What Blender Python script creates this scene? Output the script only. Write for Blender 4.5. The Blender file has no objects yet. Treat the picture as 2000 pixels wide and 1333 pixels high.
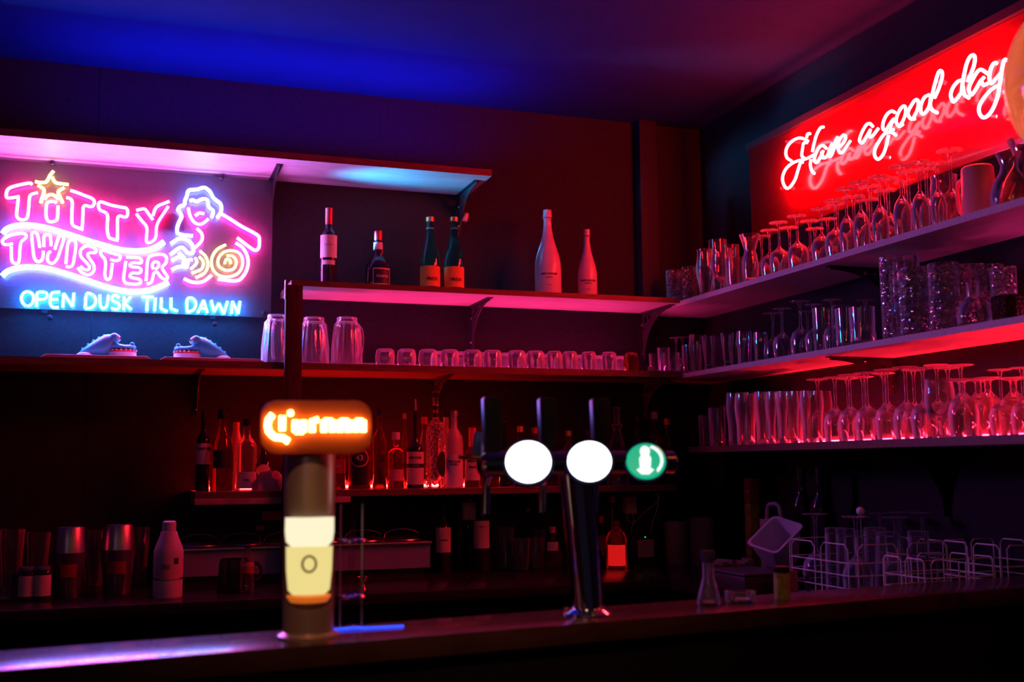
import bpy, bmesh, math, random
from mathutils import Vector, Matrix
R_ = math.radians
PI = math.pi
random.seed(7)
scene = bpy.context.scene
COL = scene.collection

# ------------------------------------------------------------------ camera
CAM = Vector((-2.533, -4.5, 1.40))
F_PX = 2127.594
ROWS = ((0.9444666, -0.02961072, -0.3272706),
        (-0.32851155, -0.10913639, -0.93817344),
        (-0.00793714, 0.99358566, -0.11280314))
RM = Matrix(ROWS)
cam_data = bpy.data.cameras.new('camera')
cam = bpy.data.objects.new('camera', cam_data)
COL.objects.link(cam)
cam_data.sensor_width = 36.0
cam_data.lens = F_PX * 36.0 / 2000.0
cam_data.clip_start = 0.05
cam_data.clip_end = 50
cam.matrix_world = Matrix.Translation(CAM) @ RM.to_4x4()
cam_data.dof.use_dof = True
cam_data.dof.focus_distance = 3.75
cam_data.dof.aperture_fstop = 2.6
scene.camera = cam

# ------------------------------------------------------------------ world, exposure
scene.view_settings.view_transform = 'Standard'
scene.view_settings.look = 'None'
scene.view_settings.exposure = 0.0
scene.view_settings.gamma = 1.0
scene.view_settings.use_curve_mapping = False
scene.cycles.sample_clamp_indirect = 6.0
scene.cycles.max_bounces = 28
scene.cycles.transmission_bounces = 28
scene.cycles.diffuse_bounces = 4
scene.cycles.glossy_bounces = 6
w = bpy.data.worlds.new('world')
scene.world = w
w.use_nodes = True
w.node_tree.nodes['Background'].inputs[0].default_value = (0.35, 0.25, 0.55, 1)
w.node_tree.nodes['Background'].inputs[1].default_value = 0.012

def lamp(name, loc, aim, size, power, color, spread=180, size_y=None):
    d = bpy.data.lights.new(name, 'AREA')
    d.shape = 'RECTANGLE' if size_y else 'DISK'; d.size = size; d.size_y = size_y or size; d.energy = power; d.color = color
    d.spread = R_(spread)
    o = bpy.data.objects.new(name, d); COL.objects.link(o)
    o.location = loc
    o.rotation_euler = (Vector(aim) - Vector(loc)).to_track_quat('-Z', 'Y').to_euler()
    return o
# added fill lamps with no fixture: violet from behind, weak warm one over the bar
lamp('violet_fill_lamp', (-4.2, -5.6, 2.5), (-1.0, -1.0, 1.6), 0.5, 0.9, (0.80, 0.42, 0.9))
def spot(name, loc, aim, power, color, cone, blend=0.6, radius=0.012):
    d = bpy.data.lights.new(name, 'SPOT'); d.energy = power; d.color = color; d.spot_size = R_(cone); d.spot_blend = blend; d.shadow_soft_size = radius
    o = bpy.data.objects.new(name, d); COL.objects.link(o); o.location = loc
    o.rotation_euler = (Vector(aim) - Vector(loc)).to_track_quat('-Z', 'Y').to_euler()
    return o
# helper spots added at the neon sign's end, tinting shelf underside and bottles cyan
spot('cyan_helper_spot', (-2.06, -0.13, 2.36), (-1.35, -0.27, 2.60), 115.0, (0.0, 0.42, 1.0), 38, 1.0, 0.05)
spot('cyan_helper_spot', (-2.06, -0.13, 2.36), (-0.50, -0.27, 2.17), 260.0, (0.04, 0.35, 1.0), 13)
for k_, (x_, y_, z_) in enumerate(((-4.1, -4.9, 2.35), (-3.3, -5.6, 2.45), (-2.2, -5.3, 2.4), (-1.2, -5.7, 2.5), (-0.5, -4.9, 2.35), (-3.8, -6.2, 2.3), (-1.7, -6.2, 2.3))):
    d_ = bpy.data.lights.new('pendant_bulb_light', 'POINT'); d_.energy = 0.7; d_.color = (1.0, 0.42, 0.14); d_.shadow_soft_size = 0.02
    o_ = bpy.data.objects.new('pendant_bulb_light', d_); COL.objects.link(o_); o_.location = (x_, y_, z_)
lamp('warm_column_fill', (-2.5, -3.9, 2.85), (-1.9, -2.3, 1.1), 0.2, 0.8, (1.0, 0.42, 0.2), 36)  # added fill aimed at the beer column
lamp('blue_ceiling_wash_lamp', (-2.0, -0.24, 2.62), (-2.0, -0.34, 3.0), 1.6, 17.0, (0.02, 0.02, 1.0), 170, 0.10)

# ------------------------------------------------------------------ pixel <-> room helpers (pixels of the 2000x1333 photograph)
def ray(px, py):
    return RM @ Vector((px - 1000.0, -(py - 666.5), -F_PX))
def on_x(px, py, X):
    d = ray(px, py); return CAM + d * ((X - CAM.x) / d.x)
def on_y(px, py, Y):
    d = ray(px, py); return CAM + d * ((Y - CAM.y) / d.y)
def on_z(px, py, Z):
    d = ray(px, py); return CAM + d * ((Z - CAM.z) / d.z)
def proj(p):
    q = RM.transposed() @ (Vector(p) - CAM)
    return 1000 + F_PX * q.x / -q.z, 666.5 - F_PX * q.y / -q.z
def bis(fn, a, b, n=40):
    fa = fn(a)
    for _ in range(n):
        m = (a + b) / 2; fm = fn(m)
        if (fm > 0) == (fa > 0): a, fa = m, fm
        else: b = m
    return (a + b) / 2
def y_at(px, X, z):
    return bis(lambda y: proj((X, y, z))[0] - px, -3.2, 0.3)
def x_at(px, Y, z):
    return bis(lambda x: proj((x, Y, z))[0] - px, -4.5, 1.0)
def z_at(py, X, Y):
    return bis(lambda z: proj((X, Y, z))[1] - py, 0.3, 3.2)

# ------------------------------------------------------------------ materials
MATS = {}
def mat(name, color=(0.5, 0.5, 0.5), rough=0.5, metal=0.0, trans=0.0, ior=1.45, emit=None, strength=0.0,
        noise=0.0, nscale=20.0, stretch=None, bump=0.0, coat=0.0, spec=0.5, alpha=1.0):
    if name in MATS: return MATS[name]
    m = bpy.data.materials.new(name); m.use_nodes = True
    nt = m.node_tree; b = nt.nodes['Principled BSDF']
    b.inputs['Base Color'].default_value = (*color, 1)
    b.inputs['Roughness'].default_value = rough
    b.inputs['Metallic'].default_value = metal
    b.inputs['Transmission Weight'].default_value = trans
    b.inputs['IOR'].default_value = ior
    b.inputs['Coat Weight'].default_value = coat
    b.inputs['Specular IOR Level'].default_value = spec
    b.inputs['Alpha'].default_value = alpha
    if emit:
        b.inputs['Emission Color'].default_value = (*emit, 1)
        b.inputs['Emission Strength'].default_value = strength
    if noise or bump:
        tc = nt.nodes.new('ShaderNodeTexCoord'); mp = nt.nodes.new('ShaderNodeMapping')
        n = nt.nodes.new('ShaderNodeTexNoise'); n.inputs['Scale'].default_value = nscale; n.inputs['Detail'].default_value = 5
        if stretch: mp.inputs['Scale'].default_value = stretch
        nt.links.new(tc.outputs['Object'], mp.inputs[0]); nt.links.new(mp.outputs[0], n.inputs['Vector'])
        if noise:
            r = nt.nodes.new('ShaderNodeValToRGB')
            r.color_ramp.elements[0].position = 0.3; r.color_ramp.elements[1].position = 0.7
            r.color_ramp.elements[0].color = (*[c * (1 - noise) for c in color], 1)
            r.color_ramp.elements[1].color = (*[min(1, c * (1 + noise)) for c in color], 1)
            nt.links.new(n.outputs[0], r.inputs[0]); nt.links.new(r.outputs[0], b.inputs['Base Color'])
        if bump:
            bp = nt.nodes.new('ShaderNodeBump'); bp.inputs['Strength'].default_value = bump; bp.inputs['Distance'].default_value = 0.01
            nt.links.new(n.outputs[0], bp.inputs['Height']); nt.links.new(bp.outputs[0], b.inputs['Normal'])
    MATS[name] = m
    return m

wall_m = mat('charcoal_wall_paint', (0.030, 0.028, 0.034), 0.85, noise=0.12, nscale=60, bump=0.06, spec=0.08)
ceil_m = mat('ceiling_paint', (0.015, 0.042, 0.11), 0.9, noise=0.06, nscale=8, spec=0.05)
floor_m = mat('dark_floor_tile', (0.03, 0.025, 0.025), 0.5, noise=0.3, nscale=6)
laminate = mat('pale_shelf_laminate', (0.55, 0.50, 0.48), 0.45, noise=0.16, nscale=9, stretch=(1, 12, 12))
edge_wood = mat('brown_edge_banding', (0.15, 0.065, 0.05), 0.5, noise=0.25, nscale=12, stretch=(1, 9, 9))
laminate_y = mat('pale_shelf_laminate_lengthwise', (0.60, 0.56, 0.56), 0.45, noise=0.14, nscale=9, stretch=(12, 1, 12))
edge_grey = mat('grey_speckled_edge_banding', (0.55, 0.5, 0.55), 0.55, noise=0.2, nscale=180)
post_m = mat('dark_post_wood', (0.06, 0.026, 0.024), 0.6, spec=0.2, noise=0.25, nscale=14, stretch=(8, 8, 1))
bar_m = mat('glossy_dark_bar_top', (0.05, 0.02, 0.018), 0.24, noise=0.25, nscale=10, stretch=(1, 6, 1), coat=0.15)
bar_front_m = mat('black_bar_front', (0.008, 0.006, 0.007), 0.7, spec=0.1)
counter_m = mat('dark_glossy_counter', (0.022, 0.012, 0.012), 0.25, spec=0.3, noise=0.2, nscale=12)
black_metal = mat('black_bracket_metal', (0.035, 0.03, 0.037), 0.5, metal=0.0, spec=0.25)
black_pl = mat('black_plastic', (0.015, 0.015, 0.018), 0.35)
chrome = mat('chrome', (0.85, 0.85, 0.88), 0.08, metal=1.0)
steel = mat('brushed_steel', (0.62, 0.62, 0.66), 0.32, metal=1.0, noise=0.1, nscale=40, stretch=(1, 1, 20))
steel_panel = mat('speckled_grey_panel', (0.24, 0.36, 0.52), 0.55, noise=0.25, nscale=220)
copper = mat('copper_jigger', (0.9, 0.32, 0.18), 0.18, metal=1.0)
def thin_glass(name, tint=(0.97, 0.97, 0.98), ior=1.55, rough=0.015, bump=0.0, nscale=60.0, glow_haze=0.055, stretch=None):  # pale diffuse veil mixed in so glass looks lit, strongest at the rims
    m = bpy.data.materials.new(name); m.use_nodes = True; nt = m.node_tree
    nt.nodes.remove(nt.nodes['Principled BSDF']); out = nt.nodes['Material Output']
    fr = nt.nodes.new('ShaderNodeFresnel'); fr.inputs['IOR'].default_value = ior
    tr = nt.nodes.new('ShaderNodeBsdfTransparent'); tr.inputs[0].default_value = (*tint, 1)
    gl = nt.nodes.new('ShaderNodeBsdfGlossy'); gl.inputs['Roughness'].default_value = rough; gl.inputs[0].default_value = (1, 1, 1, 1)
    mx = nt.nodes.new('ShaderNodeMixShader'); df = nt.nodes.new('ShaderNodeBsdfDiffuse'); df.inputs[0].default_value = (0.9, 0.9, 0.95, 1)
    m2 = nt.nodes.new('ShaderNodeMixShader'); m2.inputs[0].default_value = glow_haze
    lw = nt.nodes.new('ShaderNodeLayerWeight'); lw.inputs[0].default_value = 0.5
    pw = nt.nodes.new('ShaderNodeMath'); pw.operation = 'POWER'; pw.inputs[1].default_value = 2.2
    ma = nt.nodes.new('ShaderNodeMath'); ma.operation = 'MULTIPLY_ADD'; ma.inputs[1].default_value = glow_haze * 4.0; ma.inputs[2].default_value = glow_haze * 0.35; ma.use_clamp = True
    nt.links.new(lw.outputs['Facing'], pw.inputs[0]); nt.links.new(pw.outputs[0], ma.inputs[0]); nt.links.new(ma.outputs[0], m2.inputs[0])
    nt.links.new(fr.outputs[0], mx.inputs[0]); nt.links.new(tr.outputs[0], mx.inputs[1]); nt.links.new(gl.outputs[0], mx.inputs[2])
    nt.links.new(mx.outputs[0], m2.inputs[1]); nt.links.new(df.outputs[0], m2.inputs[2]); nt.links.new(m2.outputs[0], out.inputs[0])
    if bump:
        tc = nt.nodes.new('ShaderNodeTexCoord'); mp = nt.nodes.new('ShaderNodeMapping'); n = nt.nodes.new('ShaderNodeTexVoronoi'); n.inputs['Scale'].default_value = nscale
        if stretch: mp.inputs['Scale'].default_value = stretch
        bp = nt.nodes.new('ShaderNodeBump'); bp.inputs['Strength'].default_value = bump; bp.inputs['Distance'].default_value = 0.01
        nt.links.new(tc.outputs['Object'], mp.inputs[0]); nt.links.new(mp.outputs[0], n.inputs['Vector']); nt.links.new(n.outputs['Distance'], bp.inputs['Height'])
        for x in (fr, gl): nt.links.new(bp.outputs[0], x.inputs['Normal'])
    MATS[name] = m; return m
glass_m = thin_glass('clear_glass')
glass_tex = thin_glass('patterned_clear_glass', bump=0.9, nscale=70, ior=1.7, glow_haze=0.05)
glass_cut = thin_glass('cut_crystal_glass', bump=1.0, nscale=60, ior=2.1, glow_haze=0.07)
glass_press = thin_glass('brightened_ribbed_glass', ior=1.8, glow_haze=0.21, rough=0.03)  # veil raised to imitate strip glow in pitchers and small tumblers
glass_lit = thin_glass('clear_glass_brightened', ior=1.65, glow_haze=0.09)  # brighter copy of the clear glass for the red-lit lowest shelf
acrylic = mat('clear_acrylic', (0.97, 0.97, 0.98), 0.02, trans=1.0, ior=1.1)
green_glass = mat('dark_green_glass', (0.03, 0.40, 0.28), 0.05, trans=0.85, ior=1.45)
dark_glass = mat('dark_bottle_glass', (0.03, 0.02, 0.03), 0.05, trans=0.15, ior=1.5)
amber_glass = mat('amber_glass', (0.75, 0.22, 0.03), 0.04, trans=0.95)
red_liquid = mat('red_liqueur_glass', (0.85, 0.05, 0.04), 0.04, trans=0.9)
frost_glass = mat('frosted_bottle_glass', (0.9, 0.85, 0.85), 0.35, trans=0.7)
white_pl = mat('white_plastic', (0.72, 0.70, 0.72), 0.45, noise=0.04, nscale=10)
lilac_pl = mat('pale_lilac_plastic', (0.60, 0.52, 0.66), 0.5, noise=0.05, nscale=12)
wire_m = mat('white_coated_wire', (0.75, 0.70, 0.72), 0.4)
paper = mat('cream_label_paper', (0.75, 0.66, 0.55), 0.7, noise=0.08, nscale=30)
paper_w = mat('white_label_paper', (0.85, 0.80, 0.78), 0.7)
paper_o = mat('orange_label_paper', (0.85, 0.33, 0.05), 0.6)
paper_k = mat('black_label_paper', (0.02, 0.018, 0.02), 0.5)
ink = mat('black_ink', (0.015, 0.012, 0.012), 0.6)
ink_w = mat('pale_ink', (0.8, 0.75, 0.7), 0.6)
red_foil = mat('red_foil', (0.70, 0.04, 0.05), 0.3, metal=0.4)
gold_foil = mat('gold_foil', (0.85, 0.55, 0.2), 0.3, metal=0.8)
white_bottle = mat('white_sprayed_bottle', (0.62, 0.60, 0.66), 0.28, coat=0.4)
teal_pl = mat('teal_toy_plastic', (0.06, 0.62, 0.70), 0.35)
belly_pl = mat('pale_toy_plastic', (0.80, 0.88, 0.92), 0.4)
red_pl = mat('red_toy_plastic', (0.85, 0.06, 0.08), 0.35)
cork_m = mat('pink_tag_paper', (0.80, 0.40, 0.42), 0.7, noise=0.15, nscale=60)
yellow_tin = mat('yellow_tin', (0.6, 0.42, 0.06), 0.5, noise=0.3, nscale=30)
red_tin = mat('red_tin_top', (0.5, 0.05, 0.04), 0.5)
card = mat('worn_cardboard', (0.20, 0.14, 0.11), 0.8, noise=0.3, nscale=20)
sign_panel = mat('red_sign_board', (0.32, 0.008, 0.012), 0.16, coat=0.55)
board_m = mat('pale_wooden_board', (0.58, 0.40, 0.38), 0.5, noise=0.15, nscale=10)
orange_board = mat('orange_sign_board', (0.95, 0.25, 0.02), 0.35)

NEON = 1.0
def neon(name, c, s):
    m = mat(name, (0.0, 0.0, 0.0), 0.4, emit=c, strength=s * NEON)
    m.cycles.emission_sampling = 'FRONT'
    return m
n_pink = neon('pink_neon_tube', (1.0, 0.022, 0.22), 78)
n_rose = neon('rose_neon_tube', (1.0, 0.03, 0.42), 60)
n_blue = neon('blue_neon_tube', (0.03, 0.13, 1.0), 120)
n_ice = neon('ice_blue_neon_tube', (0.12, 0.20, 1.0), 60)
n_cyan = neon('cyan_neon_tube', (0.01, 0.22, 1.0), 130)
n_yel = neon('yellow_neon_tube', (1.0, 0.74, 0.085), 12)
n_red = neon('red_neon_tube', (1.0, 0.012, 0.016), 190)
n_org = neon('yellow_green_led_letter', (1.0, 0.78, 0.12), 20)
n_orb = mat('orange_glow_plate', (0.30, 0.026, 0.001), 0.6)
s_pink = neon('pink_led_strip', (1.0, 0.03, 0.24), 100)
s_pink2 = neon('soft_pink_led_strip', (1.0, 0.03, 0.26), 28)
s_red = neon('red_led_strip', (1.0, 0.009, 0.028), 170)
s_red2 = neon('deep_red_led_strip', (1.0, 0.010, 0.009), 220)
s_blue = neon('blue_light_edge', (0.02, 0.06, 1.0), 2.5)
lens_white = neon('white_lit_lens', (0.95, 0.95, 1.0), 3.2)
lens_green = neon('green_lit_lens', (0.0, 0.45, 0.24), 1.0)
lens_mark = neon('white_lit_mark', (0.95, 1.0, 0.97), 1.2)
lens_cream = neon('cream_lit_glass', (0.86, 0.70, 0.26), 1.0)
lens_foam = neon('cream_lit_foam', (1.0, 0.92, 0.62), 1.0)
globe_m = neon('warm_bulb', (1.0, 0.30, 0.08), 45)
led_green = neon('green_status_light', (0.0, 1.0, 0.4), 2.0)

# ------------------------------------------------------------------ mesh builder
class MB:
    def __init__(s): s.v = []; s.f = []; s.mi = []
    def add(s, vs, fs, m=0):
        n = len(s.v); s.v += [tuple(v) for v in vs]; s.f += [tuple(i + n for i in f) for f in fs]; s.mi += [m] * len(fs)
        return s
    def box(s, a, b, m=0):
        (x0, y0, z0), (x1, y1, z1) = a, b
        vs = [(x0, y0, z0), (x1, y0, z0), (x1, y1, z0), (x0, y1, z0), (x0, y0, z1), (x1, y0, z1), (x1, y1, z1), (x0, y1, z1)]
        return s.add(vs, [(3, 2, 1, 0), (4, 5, 6, 7), (0, 1, 5, 4), (1, 2, 6, 5), (2, 3, 7, 6), (3, 0, 4, 7)], m)
    def lathe(s, prof, seg=28, c=(0, 0, 0), m=0, fn=None, ax=(1, 1)):
        vs = []; fs = []; idx = []
        for r, z in prof:
            if r < 1e-6:
                idx.append([len(vs)] * seg); vs.append((c[0], c[1], c[2] + z))
            else:
                row = []
                for k in range(seg):
                    t = 2 * PI * k / seg
                    rr = r * (fn(t, r, z) if fn else 1)
                    row.append(len(vs)); vs.append((c[0] + rr * math.cos(t) * ax[0], c[1] + rr * math.sin(t) * ax[1], c[2] + z))
                idx.append(row)
        for i in range(len(prof) - 1):
            a, b = idx[i], idx[i + 1]
            for k in range(seg):
                k2 = (k + 1) % seg
                q = [a[k], a[k2], b[k2], b[k]]
                q = [x for j, x in enumerate(q) if x not in q[:j]]
                if len(q) > 2: fs.append(q)
        return s.add(vs, fs, m)
    def tube(s, pts, r, seg=8, closed=False, m=0):
        pts = [Vector(p) for p in pts]; n = len(pts)
        tan = []
        for i in range(n):
            a = pts[i - 1] if (i or closed) else pts[i]; b = pts[(i + 1) % n] if (i < n - 1 or closed) else pts[i]
            t = (b - a); tan.append(t.normalized() if t.length > 1e-9 else Vector((0, 0, 1)))
        nrm = tan[0].orthogonal().normalized(); vs = []; fs = []
        for i in range(n):
            nrm = (nrm - tan[i] * nrm.dot(tan[i]))
            nrm = nrm.normalized() if nrm.length > 1e-6 else tan[i].orthogonal().normalized()
            bn = tan[i].cross(nrm)
            rr = r[i] if isinstance(r, (list, tuple)) else r
            for k in range(seg):
                t = 2 * PI * k / seg
                vs.append(pts[i] + (nrm * math.cos(t) + bn * math.sin(t)) * rr)
        for i in range(n if closed else n - 1):
            j = (i + 1) % n
            for k in range(seg):
                k2 = (k + 1) % seg
                fs.append((i * seg + k, i * seg + k2, j * seg + k2, j * seg + k))
        if not closed:
            fs.append(tuple(reversed(range(seg)))); fs.append(tuple((n - 1) * seg + k for k in range(seg)))
        return s.add(vs, fs, m)
    def prism(s, poly, axis, a, b, m=0):
        """poly: 2D points; axis 'x','y','z' is the extrusion direction from a to b."""
        def P(p, t):
            return (t, p[0], p[1]) if axis == 'x' else (p[0], t, p[1]) if axis == 'y' else (p[0], p[1], t)
        n = len(poly)
        vs = [P(p, a) for p in poly] + [P(p, b) for p in poly]
        fs = [tuple(range(n)), tuple(reversed(range(n, 2 * n)))] + [(i, i + n, (i + 1) % n + n, (i + 1) % n) for i in range(n)]
        return s.add(vs, fs, m)
    def sphere(s, c, r, seg=16, m=0, sc=(1, 1, 1), rot=None):
        rings = seg // 2; vs = []; fs = []
        for i in range(rings + 1):
            ph = PI * i / rings
            for k in range(seg):
                t = 2 * PI * k / seg
                v = Vector((r * math.sin(ph) * math.cos(t) * sc[0], r * math.sin(ph) * math.sin(t) * sc[1], r * math.cos(ph) * sc[2]))
                if rot: v.rotate(rot)
                vs.append(v + Vector(c))
        for i in range(rings):
            for k in range(seg):
                k2 = (k + 1) % seg
                fs.append((i * seg + k, (i + 1) * seg + k, (i + 1) * seg + k2, i * seg + k2))
        return s.add(vs, fs, m)
    def mesh(s, name, mats, angle=35, bevel=0.0):
        me = bpy.data.meshes.new(name)
        me.from_pydata(s.v, [], s.f)
        bm = bmesh.new(); bm.from_mesh(me)
        for f, mi in zip(bm.faces, s.mi): f.material_index = mi
        bmesh.ops.remove_doubles(bm, verts=bm.verts, dist=1e-6)
        bmesh.ops.recalc_face_normals(bm, faces=bm.faces)
        if bevel:
            bmesh.ops.bevel(bm, geom=[e for e in bm.edges if len(e.link_faces) == 2 and e.calc_face_angle(0) > R_(50)],
                            offset=bevel, segments=2, affect='EDGES', profile=0.6)
        bm.to_mesh(me); bm.free()
        me.polygons.foreach_set('use_smooth', [True] * len(me.polygons))
        me.set_sharp_from_angle(angle=R_(angle))
        for m in (mats if isinstance(mats, (list, tuple)) else [mats]): me.materials.append(m)
        return me
    def obj(s, name, mats, parent=None, loc=(0, 0, 0), rz=0, **k):
        o = bpy.data.objects.new(name, s.mesh(name, mats, **k)); COL.objects.link(o)
        o.location = loc; o.rotation_euler = (0, 0, rz)
        if parent is not None: o.parent = parent
        return o

def tag(o, label, cat, group=None, kind=None):
    o['label'] = label; o['category'] = cat
    if group: o['group'] = group
    if kind: o['kind'] = kind
    return o
def struct(o):
    o['kind'] = 'structure'; return o
def empty(name, loc=(0, 0, 0), rz=0):
    o = bpy.data.objects.new(name, None); COL.objects.link(o); o.empty_display_size = 0.05
    o.location = loc; o.rotation_euler = (0, 0, rz); return o
def mobj(name, me, parent=None, loc=(0, 0, 0)):
    o = bpy.data.objects.new(name, me); COL.objects.link(o); o.location = loc
    if parent is not None: o.parent = parent
    return o

def smooth(pts, n=5):
    out = []; P = [Vector(p) for p in pts]
    for i in range(len(P) - 1):
        p0 = P[i - 1] if i else P[0] * 2 - P[1]; p1 = P[i]; p2 = P[i + 1]; p3 = P[i + 2] if i + 2 < len(P) else P[-1] * 2 - P[-2]
        for k in range(n):
            t = k / n
            out.append(0.5 * ((2 * p1) + (p2 - p0) * t + (2 * p0 - 5 * p1 + 4 * p2 - p3) * t * t + (3 * p1 - p0 - 3 * p2 + p3) * t ** 3))
    out.append(P[-1]); return out

_TXT = {}
def text_mesh(body, size, depth=0.0004, bold=0.0):
    k = (body, size, bold)
    if k in _TXT: return _TXT[k]
    cu = bpy.data.curves.new('text', 'FONT'); cu.body = body; cu.size = size; cu.align_x = 'CENTER'; cu.align_y = 'CENTER'
    cu.extrude = depth; cu.offset = bold; cu.resolution_u = 3
    o = bpy.data.objects.new('text', cu); COL.objects.link(o)
    bpy.context.view_layer.update()
    me = bpy.data.meshes.new_from_object(o.evaluated_get(bpy.context.evaluated_depsgraph_get()))
    vs = [v.co.copy() for v in me.vertices]; fs = [tuple(p.vertices) for p in me.polygons]
    bpy.data.objects.remove(o); bpy.data.curves.remove(cu); bpy.data.meshes.remove(me)
    _TXT[k] = (vs, fs); return vs, fs
def text_flat(body, size, m, parent, loc, rx=PI / 2, rz=0, name='lettering', bold=0.0, sx=1.0):
    vs, fs = text_mesh(body, size, bold=bold)
    mb = MB(); mb.add([(v.x * sx, v.y, v.z) for v in vs], fs)
    me = bpy.data.meshes.new(name); me.from_pydata(mb.v, [], mb.f); me.materials.append(m)
    o = bpy.data.objects.new(name, me); COL.objects.link(o); o.location = loc; o.rotation_euler = (rx, 0, rz); o.parent = parent
    return o
def text_round(body, size, m, parent, r, z, ang=-PI / 2, name='lettering', sx=1.0, bold=0.0):
    vs, fs = text_mesh(body, size, bold=bold)
    out = []
    for v in vs:
        a = ang + v.x * sx / r; rr = r + 0.0006 + v.z
        out.append((rr * math.cos(a), rr * math.sin(a), z + v.y))
    me = bpy.data.meshes.new(name); me.from_pydata(out, [], fs); me.materials.append(m)
    return mobj(name, me, parent)
def wrap_label(parent, r, z0, z1, m, ang=-PI / 2, width=2.0, name='paper_label', oval=False, seg=20):
    """a paper label wrapped on a round body"""
    vs = []; fs = []
    if oval:
        rings = 6
        for i in range(rings + 1):
            for k in range(24):
                t = 2 * PI * k / 24; q = i / rings
                a = ang + math.cos(t) * q * width / 2; zz = (z0 + z1) / 2 + math.sin(t) * q * (z1 - z0) / 2
                vs.append((r * math.cos(a), r * math.sin(a), zz))
        for i in range(rings):
            for k in range(24):
                k2 = (k + 1) % 24; fs.append((i * 24 + k, i * 24 + k2, (i + 1) * 24 + k2, (i + 1) * 24 + k))
    else:
        for k in range(seg + 1):
            a = ang - width / 2 + width * k / seg
            for zz, rr in ((z0, r), (z1, r), (z1, r - 0.0006), (z0, r - 0.0006)):
                vs.append((rr * math.cos(a), rr * math.sin(a), zz))
        for k in range(seg):
            a = k * 4; b = a + 4
            for q in range(4): fs.append((a + q, a + (q + 1) % 4, b + (q + 1) % 4, b + q))
    return MB().add(vs, fs).obj(name, m, parent)

# ------------------------------------------------------------------ the room
X_L, Y_F = -4.6, -6.6
struct(MB().box((X_L, 0, 0), (0.12, 0.12, 3.02)).obj('wall_back', wall_m))
struct(MB().box((0, Y_F, 0), (0.12, 0.0, 3.02)).obj('wall_right', wall_m))
struct(MB().box((X_L - 0.12, Y_F, 0), (X_L, 0.12, 3.02)).obj('wall_left', wall_m))
struct(MB().box((X_L - 0.12, Y_F, 2.99), (0.12, 0.12, 3.1)).obj('ceiling', ceil_m))
struct(MB().box((X_L - 0.12, Y_F, -0.1), (0.12, 0.12, 0.0)).obj('floor', floor_m))
# boxed-in pipe on the rear wall near the corner
struct(MB().box((-0.350, -0.06, 2.111), (-0.262, 0, 2.99)).obj('trim_1', mat('boxed_pipe_paint', (0.03, 0.035, 0.045), 0.6, spec=0.15), bevel=0.004))
# joint lines of the wall boards
for i, px in enumerate((187, 178)):
    pass
xj = x_at(178, 0, 1.95)
struct(MB().box((xj - 0.0012, -0.0012, 0.98), (xj + 0.0012, 0, 2.99)).obj('trim_2', black_pl))

# ------------------------------------------------------------------ shelves
def shelf(name, a, b, edge, body, label, under=None, lip=0.0016):
    """board between corners a and b; thin banding on the faces that show, body laminate all around"""
    t = MB().box(a, b).obj(name, body, bevel=0.0015)
    return t
def back_shelf(name, x0, x1, z0, z1, depth, label, wood=edge_wood, body=laminate):
    r = empty(name, (0, 0, 0)); tag(r, label, 'shelf')
    MB().box((x0 + 0.002, -depth + 0.0015, z0), (x1, 0, z1)).obj('board', body, r)
    MB().box((x0, -depth, z0), (x1, -depth + 0.0015, z1)).box((x0, -depth, z0), (x0 + 0.002, 0, z1)).obj('edge_banding', wood, r)
    return r
ZB0, ZB1 = 2.580, 2.607
ZC0, ZC1 = 2.088, 2.110
ZD0, ZD1 = 1.766, 1.792
ZE0, ZE1 = 1.285, 1.309
back_shelf('wall_shelf', -3.9, -1.166, ZB0, ZB1, 0.345, 'highest wall shelf, empty, above the pink and blue neon sign')
back_shelf('wall_shelf', -1.972, -0.31, ZC0, ZC1, 0.335, 'wall shelf carrying six spaced bottles')
back_shelf('wall_shelf', -3.9, -0.31, ZD0, ZD1, 0.335, 'long wall shelf with crocodile toys, pitchers and small tumblers', body=mat('dark_stained_board', (0.10, 0.045, 0.035), 0.5, noise=0.25, nscale=10, stretch=(1, 9, 9)))
back_shelf('wall_shelf', -2.310, -0.35, ZE0, ZE1, 0.335, 'low wall shelf with red-lit liquor bottles')
tag(MB().box((-2.310, -0.338, 1.262), (-1.737, -0.05, 1.2845)).obj('shelf_rail', mat('worn_pale_rail', (0.42, 0.28, 0.24), 0.6, noise=0.3, nscale=15), bevel=0.002),
    'short pale plank fixed under the end of the liquor shelf', 'plank')
def side_shelf(z0, z1, label, y1=-3.1, y0=0.0, edge=None):
    r = empty('side_shelf', (0, 0, 0)); tag(r, label, 'shelf')
    MB().box((-0.3085, y1, z0), (0, y0, z1)).obj('board', laminate_y, r)
    MB().box((-0.31, y1, z0), (-0.3085, y0, z1)).obj('edge_banding', edge or edge_grey, r)
ZR1a, ZR1 = 2.077, 2.098
ZR2a, ZR2 = 1.763, 1.783
ZR3a, ZR3 = 1.444, 1.469
side_shelf(ZR1a, ZR1, 'glass shelf on the side wall right below the red script sign')
side_shelf(ZR2a, ZR2, 'middle glass shelf on the side wall, with cut tumblers')
side_shelf(ZR3a, ZR3, 'lowest glass shelf on the side wall, glowing red', y0=-0.38, edge=edge_wood)

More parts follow.
